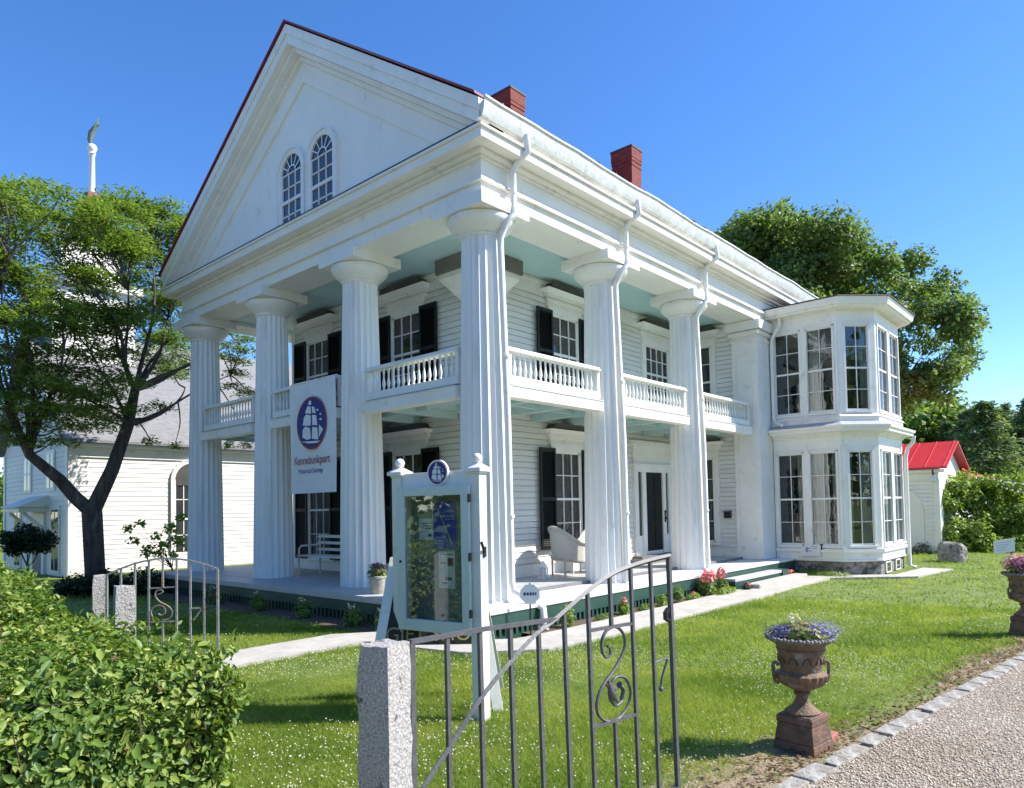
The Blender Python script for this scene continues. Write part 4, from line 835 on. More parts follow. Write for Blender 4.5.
# ------------------------------------------------------------------ urns
def urn(x, y, label, flow):
    U = thing('garden_urn', label, 'garden urn', (x, y, G), 'cast iron urns along the drive')
    ca = math.radians(-7); R = lambda u, v, z: (x+u*math.cos(ca)-v*math.sin(ca), y+u*math.sin(ca)+v*math.cos(ca), z)
    mb = MB(R); a, b = .175, .145
    def fr(a0, a1, z0, z1): mb.add([(-a0, -a0, z0), (a0, -a0, z0), (a0, a0, z0), (-a0, a0, z0), (-a1, -a1, z1), (a1, -a1, z1), (a1, a1, z1), (-a1, a1, z1)], [(0, 1, 2, 3), (4, 5, 6, 7), (0, 1, 5, 4), (1, 2, 6, 5), (2, 3, 7, 6), (3, 0, 4, 7)])
    fr(.158, .150, G-.02, G+.07); fr(.147, .130, G+.071, G+.20); fr(.137, .134, G+.201, G+.25); fr(.128, .12, G+.251, G+.26)
    mb.build('plinth', CASTP, U, bevel=.006)
    z = G+.26
    def gad(a_, zz): return 1+.035*math.cos(a_*20) if .165 < zz < .29 else 1
    MB().lathe([(.12, 0), (.125, .012), (.10, .03), (.066, .06), (.046, .10), (.042, .125), (.058, .135), (.058, .15), (.045, .16), (.08, .175), (.145, .21), (.172, .25), (.178, .285), (.150, .30), (.142, .31), (.15, .36), (.158, .42), (.165, .455), (.172, .465), (.165, .475), (.178, .50), (.222, .525), (.236, .535), (.23, .55), (.20, .55), (.17, .53)], (x, y, z), 80, gad).build('bowl', CAST, U, smooth=35)
    mb = MB(); n = 56
    for i in range(n):
        a_ = 2*math.pi*i/n; mb.sphere((x+.232*math.cos(a_), y+.232*math.sin(a_), z+.545+.006*(i % 2)), .0155, 8, 6)
    mb.build('rim_moulding', GREYRIM, U, smooth=60)
    mb = MB()
    for i in range(10):
        a_ = 2*math.pi*i/10
        for k in range(2): mb.tube([(x+.156*math.cos(a_+q), y+.156*math.sin(a_+q), z+.37+.05*math.sin(s_)) for q, s_ in zip(np.linspace(-.2, .2, 7), np.linspace(0, 3.14, 7))], .006, 5)
    mb.build('relief_band', CAST, U)
    for s_ in (-1, 1):
        mb = MB(); d_ = np.array([_r2[0], _r2[1]])*s_; d_ = d_/np.linalg.norm(d_)
        mb.tube([(x+d_[0]*r, y+d_[1]*r, z+q) for r, q in smoothpath([(.168, .22), (.19, .23), (.20, .27), (.205, .33), (.20, .36), (.18, .365), (.165, .345)], 5)], .013, 8); mb.build('handle', CAST, U, smooth=60)
    pl = thing('flowers', flow[0], 'flowers', (x, y, z+.53))
    for nm, m_, n_, r_, h_, L_ in flow[1]:
        P, D = ell((x+r_[0], y+r_[1], z+.56+h_[0]), (r_[2], r_[2], h_[1]), n_, .2); V, F = leafquads(P, D+np.array([0, 0, .6]), L_, L_*.5)
        npmesh(nm, V, F, m_, pl)
    o = MB().lathe([(.2, z+.535), (.19, z+.548), (.001, z+.55)], (x, y, 0), 24).build('potting_soil', SOIL, U); return U
urn(-2.50, -5.57, 'rusty cast iron urn on a brown plinth planted with violet flowers', ('violet flowers and straw-coloured foliage spilling from the near urn', [('foliage', PETY, 700, (0, 0, .17), (.03, .075), .042), ('blossom', PETV, 560, (.08, -.09, .19), (.045, .07), .024), ('leaf', LEAF_HEDGE, 260, (0, 0, .2), (.02, .05), .05), ('blossom', PETV, 260, (-.09, .10, .14), (.03, .06), .024), ('cream_blossom', PETW, 60, (-.03, .04, .05), (.13, .025), .03)]))
urn(3.63, -6.27, 'dark cast iron urn at the right edge planted with pink flowers', ('pink and white flowers in the far urn at the right edge', [('leaf', LEAF_HEDGE, 500, (0, 0, .2), (.08, .13), .06), ('blossom', PETM, 380, (-.03, .05, .2), (.12, .14), .045), ('white_blossom', PETW, 120, (0, .1, .15), (.15, .1), .04)]))
o = MB().box(-2.36, -2.24, -5.72, -5.60, G, G+.07).box(-2.25, -2.13, -5.70, -5.62, G, G+.055).build('broken_brick', mat('pale_red_brick', (.42, .16, .12), .9, (.33, .12, .09), 20., .4), loc=(-2.3, -5.66, G), bevel=.01); tag(o, 'broken pieces of pale red brick lying beside the near urn plinth', 'brick')

# ------------------------------------------------------------------ porch furniture and small things
def wicker(x, y, rz, label, group='white wicker chairs on the porch'):
    C_ = thing('wicker_chair', label, 'chair', (x, y, 0), group); ca, sa = math.cos(rz), math.sin(rz)
    R = lambda u, v, z: (x+u*ca-v*sa, y+u*sa+v*ca, z)      # u forwards, v to the left
    MB(R).box(-.26, .30, -.27, .27, .33, .40).build('seat', WICK, C_, bevel=.02)
    mb = MB(R); vs = []; n = 22; m_ = 8        # back and arms in one sweeping shell
    for i in range(n+1):
        a = -1.9+3.8*i/n; k = max(0, math.cos(a*.82)); top = .62+.34*k**1.3
        for j in range(m_+1):
            z = .12+(top-.12)*j/m_; fl = 1+.12*(z-.3); vs.append((-.02-.30*math.cos(a)*fl-.06*(z-.3)*k if abs(a) < 1.57 else -.02+.30*min(1, (abs(a)-1.57)*3)*.9, .32*max(-1, min(1, math.sin(a)))*fl, z))
    mb.add(vs, [(i*(m_+1)+j, (i+1)*(m_+1)+j, (i+1)*(m_+1)+j+1, i*(m_+1)+j+1) for i in range(n) for j in range(2, m_)])
    o = mb.build('backrest', WICK, C_, smooth=60); so2 = o.modifiers.new('solid', 'SOLIDIFY'); so2.thickness = .035
    mb = MB(R); mb.tube([vs[i*(m_+1)+m_] for i in range(n+1)], .03, 8); mb.build('arm_roll', WICK, C_, smooth=60)
    for u, v in ((.27, .25), (.27, -.25), (-.24, .22), (-.24, -.22)): MB(R).tube([(u, v, 0), (u, v, .34)], .022, 8).build('leg', WICK, C_)
    return C_
wicker(3.30, .95, math.radians(-18), 'white wicker armchair in front of the black shutter, its back to the left')
wicker(4.28, 1.0, math.radians(200), 'second white wicker armchair, half hidden behind the fluted column')
L_ = thing('lantern', 'small white lantern on the porch floor beside the wicker armchair', 'lantern', (2.62, 1.05, 0))
MB().box(2.54, 2.70, .97, 1.13, .0, .03).box(2.55, 2.57, .98, 1.0, .03, .22).box(2.67, 2.69, .98, 1.0, .03, .22).box(2.55, 2.57, 1.10, 1.12, .03, .22).box(2.67, 2.69, 1.10, 1.12, .03, .22).build('frame', TRIM, L_)
MB().lathe([(.11, .22), (.10, .24), (.03, .31), (.02, .34)], (2.62, 1.05, 0), 4).build('roof', TRIM, L_); MB().box(2.575, 2.665, 1.005, 1.095, .031, .21).build('pane', mat('frosted_pane', (.7, .7, .68), .4), L_)
B_ = thing('garden_bench', 'white slatted bench on the porch between two fluted columns', 'bench', (.75, 5.3, 0))
mb = MB()
for k in range(5): mb.box(.48+k*.1, .56+k*.1, 4.35, 6.1, .40, .425)
mb.build('seat', TRIM, B_); mb = MB(); mb.box(1.0, 1.03, 4.35, 6.1, .78, .84)
mb.box(1.0, 1.03, 4.35, 6.1, .5, .56).box(1.0, 1.03, 4.35, 6.1, .64, .70); mb.build('backrest', TRIM, B_)
for y in (4.4, 6.05):
    MB().tube([(.50, y, 0), (.50, y, .42), (.50, y, .56), (.56, y, .62), (1.0, y, .63)], .022, 8).tube([(1.02, y, 0), (1.02, y, .84)], .022, 8).build('leg', TRIM, B_)
PT = thing('planter', 'weathered grey tapered pot at the porch edge beside the column', 'planter', (-.66, 1.84, -.045))
MB().lathe([(.095, -.045), (.10, -.04), (.135, .25), (.15, .255), (.15, .285), (.13, .29), (.12, .27)], (-.66, 1.84, 0), 28).build('pot', TERRA, PT, smooth=40)
FL = thing('potted_plant', 'purple and yellow-green plant growing in the grey porch pot', 'plant', (-.66, 1.84, .26))
P, D = ell((-.66, 1.84, .36), (.15, .15, .12), 260, .1); V, F = leafquads(P, D+np.array([0, 0, .5]), .07, .03); npmesh('leaf', V, F, LEAF_BUSH, FL)
P, D = ell((-.66, 1.84, .40), (.16, .16, .10), 160, .3); V, F = leafquads(P, D, .05, .035); npmesh('blossom', V, F, leafmat('dusky_purple_petals', (.1, .04, .09), (.2, .1, .16), (.3, .2, .2)), FL)
# octagonal yard sign
YS = thing('yard_sign', 'small round white sign on a stake in the bed before the porch corner', 'sign', (-.30, -1.10, G))
MB().tube([(-.30, -1.10, G-.03), (-.30, -1.10, .30)], .012, 8).build('stake', BLACK, YS)
vdir = np.array([CAMP[0]+.30, CAMP[1]+1.10]); vdir /= np.linalg.norm(vdir); ydir = np.array([-vdir[1], vdir[0]])
YT = lambda u, v, z: (-.30+ydir[0]*u+vdir[0]*v, -1.10+ydir[1]*u+vdir[1]*v, z)
oct_ = [(.145*math.cos(math.pi/8+i*math.pi/4), .15+.145*math.sin(math.pi/8+i*math.pi/4)) for i in range(8)]
MB(YT).add([(u, .015, z) for u, z in oct_]+[(u, .025, z) for u, z in oct_], [tuple(range(8)), tuple(range(8, 16))]+[(i, (i+1) % 8, 8+(i+1) % 8, 8+i) for i in range(8)]).build('panel', mat('white_sign_plastic', (.78, .80, .80), .4), YS)
mb = MB(YT)
for k, (a, b) in enumerate(((-.09, -.055), (-.045, -.015), (-.005, .025), (.035, .06), (.07, .09))): mb.box(a, b, .0255, .027, .135, .175)
mb.build('print', NAVY, YS)
# little sign leaning on the bay sill
OS = thing('small_sign', 'small white printed sign fixed under the lower bay window', 'sign', (10.2, -1.26, .0))
def TO(u, v, z): return (10.262-v, -1.26+u, z)
MB(TO).box(-.26, .22, 0, .02, .02, .30).build('panel', mat('white_sign_board', (.76, .76, .75), .5), OS)
mb = MB(TO); mb.box(.04, .10, .0205, .022, .12, .24).box(-.19, -.02, .0205, .022, .24, .26).box(-.17, -.04, .0205, .022, .19, .205).box(-.05, .05, .0205, .022, .135, .155); mb.build('print', PALEB, OS); MB(TO).box(.14, .17, .0205, .022, .26, .31).box(.0, .03, .0205, .022, .2, .23).build('picture', CRIM, OS)
MB(TO).box(-.3, -.24, -.02, .015, .17, .32).build('stand', BLACK, OS)

# ------------------------------------------------------------------ hedge in the foreground
HG = thing('hedge', 'clipped leafy green hedge filling the left foreground', 'hedge', tuple(near((-6.6, .5, 0))[:2])+(G,))
GZ = 1.34+(G-1.34)/KF
def hr(y): return float(np.interp(y, [-3.7, 0, 3, 6, 9], [-5.80, -5.66, -5.18, -5.0, -4.95]))
def hl(y): return hr(y)-1.75
def hz(y): return float(np.interp(y, [-3.7, -.6, .6, 4, 9], [.50, .46, .62, .66, .66]))
Y0, Y1 = -3.62, 8.6
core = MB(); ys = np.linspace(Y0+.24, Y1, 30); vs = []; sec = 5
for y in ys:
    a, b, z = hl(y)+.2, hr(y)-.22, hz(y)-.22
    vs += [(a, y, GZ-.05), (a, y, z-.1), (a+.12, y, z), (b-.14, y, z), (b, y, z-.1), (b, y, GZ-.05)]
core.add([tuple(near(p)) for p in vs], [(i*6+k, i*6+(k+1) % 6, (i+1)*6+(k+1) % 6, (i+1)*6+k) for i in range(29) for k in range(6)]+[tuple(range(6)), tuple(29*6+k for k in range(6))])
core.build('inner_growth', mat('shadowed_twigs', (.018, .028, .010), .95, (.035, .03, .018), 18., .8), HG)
def hedgepts(n, kind, ya, yb, pw=1.):
    y = ya+(yb-ya)*rng.random(n)**pw; R_ = np.interp(y, [-3.7, 0, 3, 6, 9], [-5.80, -5.66, -5.18, -5.0, -4.95]); Z = np.interp(y, [-3.7, -.6, .6, 4, 9], [.50, .46, .62, .66, .66])
    bum = .05*np.sin(y*3.1+1)+.04*np.sin(y*7.3)
    if kind == 'top':
        u = rng.random(n); x = R_-1.75*u; e = np.minimum(u, 1-u)*1.75; z = Z+.035*np.sin(x*5+y*4)+.03*np.sin(x*11-y*6)+bum*.5-np.clip(.16-e, 0, .16)*.8; N = np.stack([np.where(u < .1, .7, 0)-np.where(u > .9, .7, 0), np.zeros(n), np.ones(n)], 1)
        rnd = np.where(y < Y0+.18, (Y0+.18-y)*.9, 0); z = z-rnd
    elif kind == 'right':
        z = GZ+(Z-GZ)*rng.random(n); x = R_+.05*np.sin(y*4+z*6)+bum*.6-np.clip(z-Z+.14, 0, .14)*.8; N = np.stack([np.ones(n), np.zeros(n), np.full(n, .5)], 1)
    elif kind == 'left':
        z = GZ+(Z-GZ)*rng.random(n); x = R_-1.75+bum*.6; N = np.stack([-np.ones(n), np.zeros(n), np.full(n, .5)], 1)
    else:
        u = rng.random(n); x = R_-1.75*u; z = GZ+(.5-GZ)*rng.random(n)**.9; e = np.minimum(u, 1-u)*1.75
        y = Y0+.05*np.sin(x*6+z*5)+.04*np.sin(x*13-z*9)+np.clip(z-.36, 0, .14)*.9+np.clip(.14-e, 0, .14)*.7; N = np.stack([np.where(u < .08, .8, 0), -np.ones(n), np.full(n, .5)], 1)
    P = np.stack([x, y, z], 1)+rng.normal(0, .03, (n, 3)); P -= N/np.linalg.norm(N, axis=1, keepdims=True)*(.17*rng.random((n, 1)))
    return P, N+rng.normal(0, .45, (n, 3))
Vs, Fs, n0 = [], [], 0
for (n, kind, ya, yb, pw, L, wd) in ((38000, 'top', Y0, 0, 1.0, .043, .023), (26000, 'top', 0, 8.6, 1.3, .05, .027), (23000, 'front', Y0, Y0, 1, .050, .026), (17000, 'right', Y0, 1.5, 1.2, .045, .024), (3500, 'right', 1.5, 8.6, 1.3, .085, .045), (4000, 'left', Y0, 8, 1.5, .085, .045)):
    P, N = hedgepts(n, kind, ya, yb, pw); V, F = leaves(near(P), N, L*KF, wd*KF); Vs.append(V); Fs.append(F+n0); n0 += len(V)
# upright young shoots that break the clipped outline
for k in range(190):
    y = Y0+.1+8*rng.random()**2.2; x = hr(y)-1.7*rng.random()**1.5; z = hz(y); h = rng.uniform(.03, .12); nn = rng.integers(4, 8); d = rng.normal(0, .22, 2)
    P = np.array([[x+d[0]*h*t, y+d[1]*h*t, z+h*t] for t in np.linspace(0, 1, nn)]); N = np.stack([rng.normal(0, 1, nn), rng.normal(0, 1, nn), np.full(nn, .9)], 1)
    V, F = leaves(near(P), N, .062*KF, .028*KF); Vs.append(V); Fs.append(F+n0); n0 += len(V)
npmesh('foliage', np.concatenate(Vs), np.concatenate(Fs), LEAF_HEDGE, HG)
tw = MB()
for kind, n_, ye in (('top', 170, 4), ('front', 110, Y0)):
    P, N = hedgepts(n_, kind, Y0, ye, 1.5); N = N/np.linalg.norm(N, axis=1, keepdims=True)
    for p, q in zip(P, N): q = q+rng.normal(0, .5, 3); a_ = near(p-q*.13); b_ = near(p+q*.03); tw.tube([tuple(a_), tuple((a_+b_)/2+rng.normal(0, .006, 3)), tuple(b_)], [.0035, .0028, .0015], 4)
tw.build('twigs', BARK, HG)['kind'] = 'stuff'
P, N = hedgepts(170, 'top', Y0, 3, 1.3); V, F = leaves(near(P+[0, 0, .05]), N, .05, .024); npmesh('dead_leaves', V, F, LEAF_OLD, HG)

# ------------------------------------------------------------------ trees and shrubs
def limb(mb, a, b, r0, r1, wob=.12, n=9, sag=0.):
    a, b = np.array(a), np.array(b); L = np.linalg.norm(b-a); o1, o2 = rng.normal(0, wob*L, 3), rng.normal(0, wob*L*.6, 3); pts = []
    for t in np.linspace(0, 1, n): pts.append(tuple(a+(b-a)*t+o1*math.sin(math.pi*t)*.5+o2*math.sin(2*math.pi*t)*.35+np.array([0, 0, sag*math.sin(math.pi*t)])))
    mb.tube(pts, list(np.linspace(r0, r1, n)), 8 if r0 > .05 else 5); return pts
# honey locust before the church
LT = thing('locust_tree', 'spreading locust tree with a forked dark trunk and layered airy crown', 'tree', tuple(at(95, 600, 16.2)))
tk = MB()
base = at(97, 604, 16.2); fork = at(92, 512, 16.2)
tk.tube([tuple(base+[0, 0, -.3]), tuple(base), tuple(at(95, 570, 16.2)), tuple(fork)], [.34, .26, .21, .21], 14)
LL = [at(60, 480, 15.8), at(30, 455, 15.2), at(8, 410, 14.8)]; RL = [at(112, 470, 16.3), at(128, 425, 16.6), at(135, 390, 16.9)]
tk.tube([tuple(fork), tuple((fork+LL[0])/2+[0, 0, -.05]), tuple(LL[0]), tuple(LL[1]), tuple(LL[2])], [.16, .145, .13, .10, .06], 12)
tk.tube([tuple(fork), tuple(RL[0]), tuple(RL[1]), tuple(RL[2])], [.18, .15, .13, .10], 12)
tips = []
for s, r, ends in ((RL[2], .11, ((118, 330, 16.8), (128, 290, 16.2), (165, 345, 18.6), (170, 300, 19.2), (205, 365, 19.4), (150, 250, 18), (100, 300, 15.6), (235, 340, 19.8))), (RL[1], .09, ((185, 388, 18.6), (90, 350, 15.8), (70, 385, 15.2), (230, 375, 19.8))), (LL[1], .09, ((30, 350, 14.8), (60, 300, 14.8), (20, 290, 14.4), (75, 340, 15.4), (-10, 340, 14))), (LL[2], .07, ((-20, 330, 14.3), (10, 260, 14), (-40, 400, 14.2)))):
    for e in ends: p = limb(tk, s, at(*e), r*.55, .012, .10); tips.append(p)
cl_ = []   # crown pads
def pads(n, fx, fy, fd, rx, rz):
    for _ in range(n): px, py = fx(), fy(); cl_.append((at(px, py, fd(px)), rx*random.uniform(.65, 1.25), rz*random.uniform(.7, 1.2)))
dep = lambda px: 15.2+max(0, px-60)*.030+random.uniform(-1.3, 1.6)+(1. if px > 150 else 0)
def top(px): return float(np.interp(px, [-60, 0, 40, 70, 85, 105, 150, 190, 240], [188, 180, 172, 188, 196, 186, 186, 202, 290]))
pads(150, lambda: random.uniform(-70, 196), lambda: 0, dep, .62, .16)
cl_ = []
for _ in range(270):
    px = random.uniform(-70, 200); t = random.random()**1.15; py = top(px)+8+t*(415-top(px)) if px < 120 else top(px)+8+t*(375-top(px))
    if t > .75 and random.random() < .3: continue
    d_ = dep(px)
    if px > 140: d_ = max(d_, 18.6)
    cl_.append((at(px, py, d_), random.uniform(.45, .85), random.uniform(.10, .2)))
for (px, py, d_) in ((20, 395, 14.8), (45, 405, 15), (75, 410, 15.2), (95, 425, 15.4), (35, 425, 15.2), (10, 375, 14.6), (60, 385, 15.), (110, 395, 15.8), (150, 440, 17), (175, 445, 18.8), (160, 405, 18), (228, 345, 20), (240, 360, 20), (232, 385, 20), (246, 338, 20.3), (222, 355, 19.8), (243, 350, 20), (236, 372, 20), (226, 330, 20), (250, 392, 20), (20, 440, 15), (55, 440, 15.2), (5, 430, 14.8), (85, 395, 15.3), (70, 425, 15.1), (130, 408, 16.3), (228, 445, 20.1), (246, 444, 20.2)):
    cl_.append((at(px, py, d_), random.uniform(.35, .55) if py < 440 or px < 100 else .2, .12))
allb = np.array([q for p in tips for q in p])
for (c, rx, rz) in cl_:
    j = np.argmin(np.linalg.norm(allb-(c-np.array([0, 0, .5])), axis=1)); limb(tk, allb[j], c, .022, .007, .10, 6)
tk.build('trunk', BARKD, LT, smooth=60)
Vs, Fs, n0 = [], [], 0
for (c, rx, rz) in cl_:
    n = int(340*rx/.6); P, D = ell(c, (rx, rx, rz), n, .0); P[:, 2] -= .28*((P[:, 0]-c[0])**2+(P[:, 1]-c[1])**2)/max(rx, .1)
    N = np.stack([rng.normal(0, .45, n), rng.normal(0, .45, n), np.ones(n)], 1); V, F = leafquads(P, N, .13, .04); Vs.append(V); Fs.append(F+n0); n0 += len(V)
npmesh('crown', np.concatenate(Vs), np.concatenate(Fs), LEAF_LOC, LT)
def cloudtree(name, label, cat, centre, base, blobs, m, nleaf, L, Wd, bark=BARK, r0=.3, group=None, up=.5, limbs=True, extra=None):
    t = thing(name, label, cat, tuple(base), group); tk = MB()
    fork = np.array(base)+(np.array(centre)-np.array(base))*.45; limb(tk, np.array(base)-[0, 0, .2], fork, r0, r0*.7, .03)
    Vs, Fs, n0 = [], [], 0; tot = sum(b[1][0]*b[1][1]+b[1][0]*b[1][2] for b in blobs)
    for (c, r) in blobs:
        if limbs and (len(blobs) < 40 or random.random() < .3): limb(tk, fork+(np.array(c)-fork)*.0, c, r0*.35, r0*.07, .08)
        n = int(nleaf*(r[0]*r[1]+r[0]*r[2])/tot); P, D = ell(c, r, n, .15)
        P += .22*min(r)*np.sin(P[:, [1, 2, 0]]*2.2/max(.3, min(r))*1.6)
        V, F = leafquads(P, D*.6+np.array([0, 0, up])+rng.normal(0, .5, D.shape), L, Wd); Vs.append(V); Fs.append(F+n0); n0 += len(V)
    tk.build('trunk', bark, t, smooth=60); npmesh('crown', np.concatenate(Vs), np.concatenate(Fs), m, t); return t
# big maple behind the house
blobs = []
mout = [(735, 240, 275), (760, 215, 300), (800, 206, 320), (850, 216, 400), (880, 225, 420), (910, 225, 430), (945, 262, 420), (970, 290, 400)]
for _ in range(205):
    px = random.uniform(726, 972); t_ = np.interp(px, [722, 745, 770, 800, 830, 870, 890, 930, 955, 980], [236, 214, 206, 206, 216, 230, 222, 248, 264, 300]); b_ = np.interp(px, [728, 800, 880, 900, 940, 978], [300, 330, 372, 395, 385, 350])
    py = t_+12+(b_-t_)*random.random(); 
    rr_ = random.uniform(.6, 1.25)*(1 if px < 870 else .64)
    c = at(px, py, random.uniform(29, 35)); blobs.append((c, (rr_*1.1, rr_*1.1, rr_*.75)))
cloudtree('maple_tree', 'tall broad maple rising behind the roof and bay window', 'tree', at(845, 330, 32), np.array([*at(850, 540, 32)[:2], G]), blobs, LEAF_MAP, 105000, .20, .115, BARK, .11, up=.7)
# pines and mixed wood at the far right
def pine(px, pyt, depth, wd, label, hh=None):
    tp = at(px, pyt, depth); bs = np.array([tp[0], tp[1], G]); t = thing('pine_tree', label, 'tree', tuple(bs), 'pines beyond the red roofed barn'); h = tp[2]-G
    tk = MB(); tk.tube([tuple(bs), tuple(tp)], [.25, .03], 8); Vs, Fs, n0 = [], [], 0
    for k in range(26):
        f = .12+.86*k/25; z = G+h*f; R_ = wd*(1-f)**.75+.25
        for j in range(7):
            a = random.uniform(0, 6.28); rr_ = R_*random.uniform(.6, 1.1); c = np.array([bs[0]+math.cos(a)*rr_*.6, bs[1]+math.sin(a)*rr_*.6, z+random.uniform(-.2, .25)])
            P, D = ell(c, (rr_*.5+.12, rr_*.5+.12, .20), 50, .0); V, F = leafquads(P, D*.4+np.array([0, 0, .8])+rng.normal(0, .3, D.shape), .30, .11); Vs.append(V); Fs.append(F+n0); n0 += len(V)
            if j < 3: tk.tube([(bs[0], bs[1], z-.1), tuple(c)], [.04, .015], 4)
    tk.build('trunk', BARKD, t); npmesh('crown', np.concatenate(Vs), np.concatenate(Fs), LEAF_PINE, t)
pine(985, 402, 40, 3.3, 'tallest dark pine at the right, above the string lights'); pine(950, 425, 48, 3., 'dark pine rising just behind the peak of the red barn roof'); pine(1030, 400, 44, 3.4, 'dark pine cut by the right edge of the picture')
pine(968, 412, 46, 3., 'dark pine between the barn roof peak and the tallest pine'); pine(1002, 408, 48, 3., 'slim dark pine just right of the tallest pine'); pine(1018, 415, 50, 3.2, 'dark pine between the tallest one and the right edge'); pine(1075, 408, 46, 3.4, 'dark pine standing outside the right edge')
bl = [(at(random.uniform(895, 960), random.uniform(412, 450), random.uniform(50, 58)), (2.0, 2.0, 1.5)) for _ in range(16)]
cloudtree('broadleaf_tree', 'pale green broadleaf tree between the maple and the pines', 'tree', at(920, 430, 54), np.array([*at(920, 520, 54)[:2], G]), bl, LEAF_LOC, 9000, .42, .28, BARK, .3)
bl = [(at(random.uniform(890, 1120), random.uniform(462, 500), random.uniform(58, 70)), (3.2, 3.2, 2.2)) for _ in range(26)]
cloudtree('tree_line', 'dark thicket of trees far behind the barn', 'trees', at(1000, 480, 64), np.array([*at(1000, 510, 64)[:2], G]), bl, LEAF_PINE, 9000, .6, .4, BARKD, .3)
# far left
bl = [(at(random.uniform(-70, 16), random.uniform(488, 545), random.uniform(36, 44)), (1.5, 1.5, 1.1)) for _ in range(22)]
cloudtree('broadleaf_tree', 'sunlit light green tree beyond the church at the left edge', 'tree', at(-15, 500, 40), np.array([*at(-15, 560, 40)[:2], G]), bl, LEAF_BUSH, 9000, .34, .22, BARK, .25)
bl = []  # unseen trees behind the viewer, added to darken reflections and dim the gable
for k in range(84):
    a_ = math.radians(random.uniform(98, 292)); r_ = random.uniform(26, 36); bl.append((np.array([CAMP[0]+math.cos(a_)*r_, CAMP[1]+math.sin(a_)*r_, random.uniform(1.0, 10.5)]), (3.6, 3.6, 2.8)))
t_ = cloudtree('unseen_roadside_trees', 'unseen leafy trees added behind the viewer, mirrored in the panes', 'trees', (-30, -25, 6), np.array([-34, -20, G]), bl, LEAF_MAP, 26000, .8, .55, BARKD, .3, limbs=False); t_['kind'] = 'stuff'
# bright shrub by the barn
bl = [(at(px, py, d_), (r, r, r*.75)) for px, py, d_, r in ((938, 497, 24.6, .45), (950, 488, 24.8, .5), (968, 482, 25, .5), (990, 486, 25, .55), (1012, 488, 25, .6), (940, 505, 24.6, .55), (948, 530, 24.4, .6), (962, 500, 25, .65), (970, 530, 24.6, .75), (985, 505, 25, .7), (1000, 520, 25, .8), (1015, 510, 25, .8), (1030, 530, 24.8, .9), (985, 545, 24.4, .6), (1008, 545, 24.4, .6), (955, 548, 24.4, .5), (935, 540, 24.4, .4), (1045, 510, 25.5, .9), (976, 492, 25.4, .5), (1060, 540, 25, .9))]
cloudtree('shrub', 'big sprawling sunlit shrub before the red roofed barn', 'shrub', at(985, 530, 25), np.array([*at(985, 560, 25)[:2], G]), bl, LEAF_BUSH, 24000, .14, .08, BARK, .08)
P_ = [(at(px, py, 24.), (.3, .3, .22)) for px, py in ((912, 555), (922, 550), (930, 558), (938, 552))]
cloudtree('shrub', 'low grey twiggy shrub against the white barn wall', 'shrub', at(922, 555, 24), np.array([*at(922, 566, 24)[:2], G]), P_, leafmat('grey_green_leaves', (.08, .09, .06), (.12, .13, .09), (.16, .16, .12)), 1400, .10, .03, BARK, .05)
bl = [(at(px, py, 24.1), (.5, .5, .3)) for px, py in ((975, 566), (1000, 568), (1025, 570), (1050, 568))]
cloudtree('shrub', 'dark low growth under the bright shrub beside the boulder', 'shrub', at(1005, 566, 24), np.array([*at(1005, 572, 24)[:2], G]), bl, LEAF_DK, 3000, .13, .06, BARK, .05)
# shrubs round the locust and the church
bl = [(at(px, py, 16.), (.36, .36, .28)) for px, py in ((70, 590), (85, 583), (112, 582), (130, 590), (148, 580), (100, 594), (60, 598), (140, 596), (120, 600), (160, 592))]
cloudtree('shrub', 'low dark shrub round the foot of the locust tree', 'shrub', at(105, 590, 16.1), np.array([*at(105, 604, 16.1)[:2], G]), bl, LEAF_DK, 6500, .10, .05, BARKD, .04)
bl = [(at(px, py, 18.), (.36, .36, .22)) for px, py in ((14, 538), (25, 533), (37, 536), (30, 545), (18, 546), (44, 543))]
cloudtree('small_tree', 'small dark clipped tree before the church door', 'tree', at(28, 540, 18), np.array([*at(27, 592, 18)[:2], G]), bl, LEAF_DK, 4000, .09, .05, BARKD, .05)
bl = [(at(px, py, d_), (r, r, r*.6)) for px, py, d_, r in ((128, 528, 17.4, .14), (140, 524, 17.4, .13), (134, 541, 17.4, .14), (147, 552, 17.4, .16), (160, 553, 17.4, .16), (156, 535, 17.4, .12), (172, 528, 17.6, .2), (178, 540, 17.6, .2), (165, 545, 17.6, .14), (181, 516, 17.6, .14), (150, 548, 17.4, .12), (175, 555, 17.6, .12))]
cloudtree('sapling', 'thin bare-stemmed sapling with few leaves before the church wall', 'sapling', at(166, 545, 17.5), np.array([*at(177, 598, 17.5)[:2], G]), bl, LEAF_LOC, 620, .11, .06, BARKD, .035)
# planting along the porch
def tuft(x, y, label, parts, name='flowering_plant', cat='plant', group='plants in the porch bed'):
    t = thing(name, label, cat, (x, y, G), group)
    for nm, m_, n_, c, r, L, W_ in parts:
        P, D = ell((x+c[0], y+c[1], G+c[2]), r, n_, .1); V, F = leafquads(P, D*.7+np.array([0, 0, .5]), L, W_); npmesh(nm, V, F, m_, t)
    mb = MB()
    for k in range(10):
        a = random.uniform(0, 6.28); c = parts[-1]; mb.tube([(x+.02*math.cos(a), y+.02*math.sin(a), G), (x+c[3][0]+c[4][0]*.7*math.cos(a), y+c[3][1]+c[4][1]*.7*math.sin(a), G+c[3][2])], .005, 4)
    mb.build('stem', LEAF_BUSH, t); return t
PEO = [('leaf', LEAF_LOC, 420, (0, 0, .17), (.22, .13, .16), .10, .035), ('blossom', PETP, 150, (.0, -.04, .40), (.27, .13, .15), .065, .055)]
tuft(5.15, -1.02, 'bushy plant with many coral pink blooms left of the green steps', PEO)
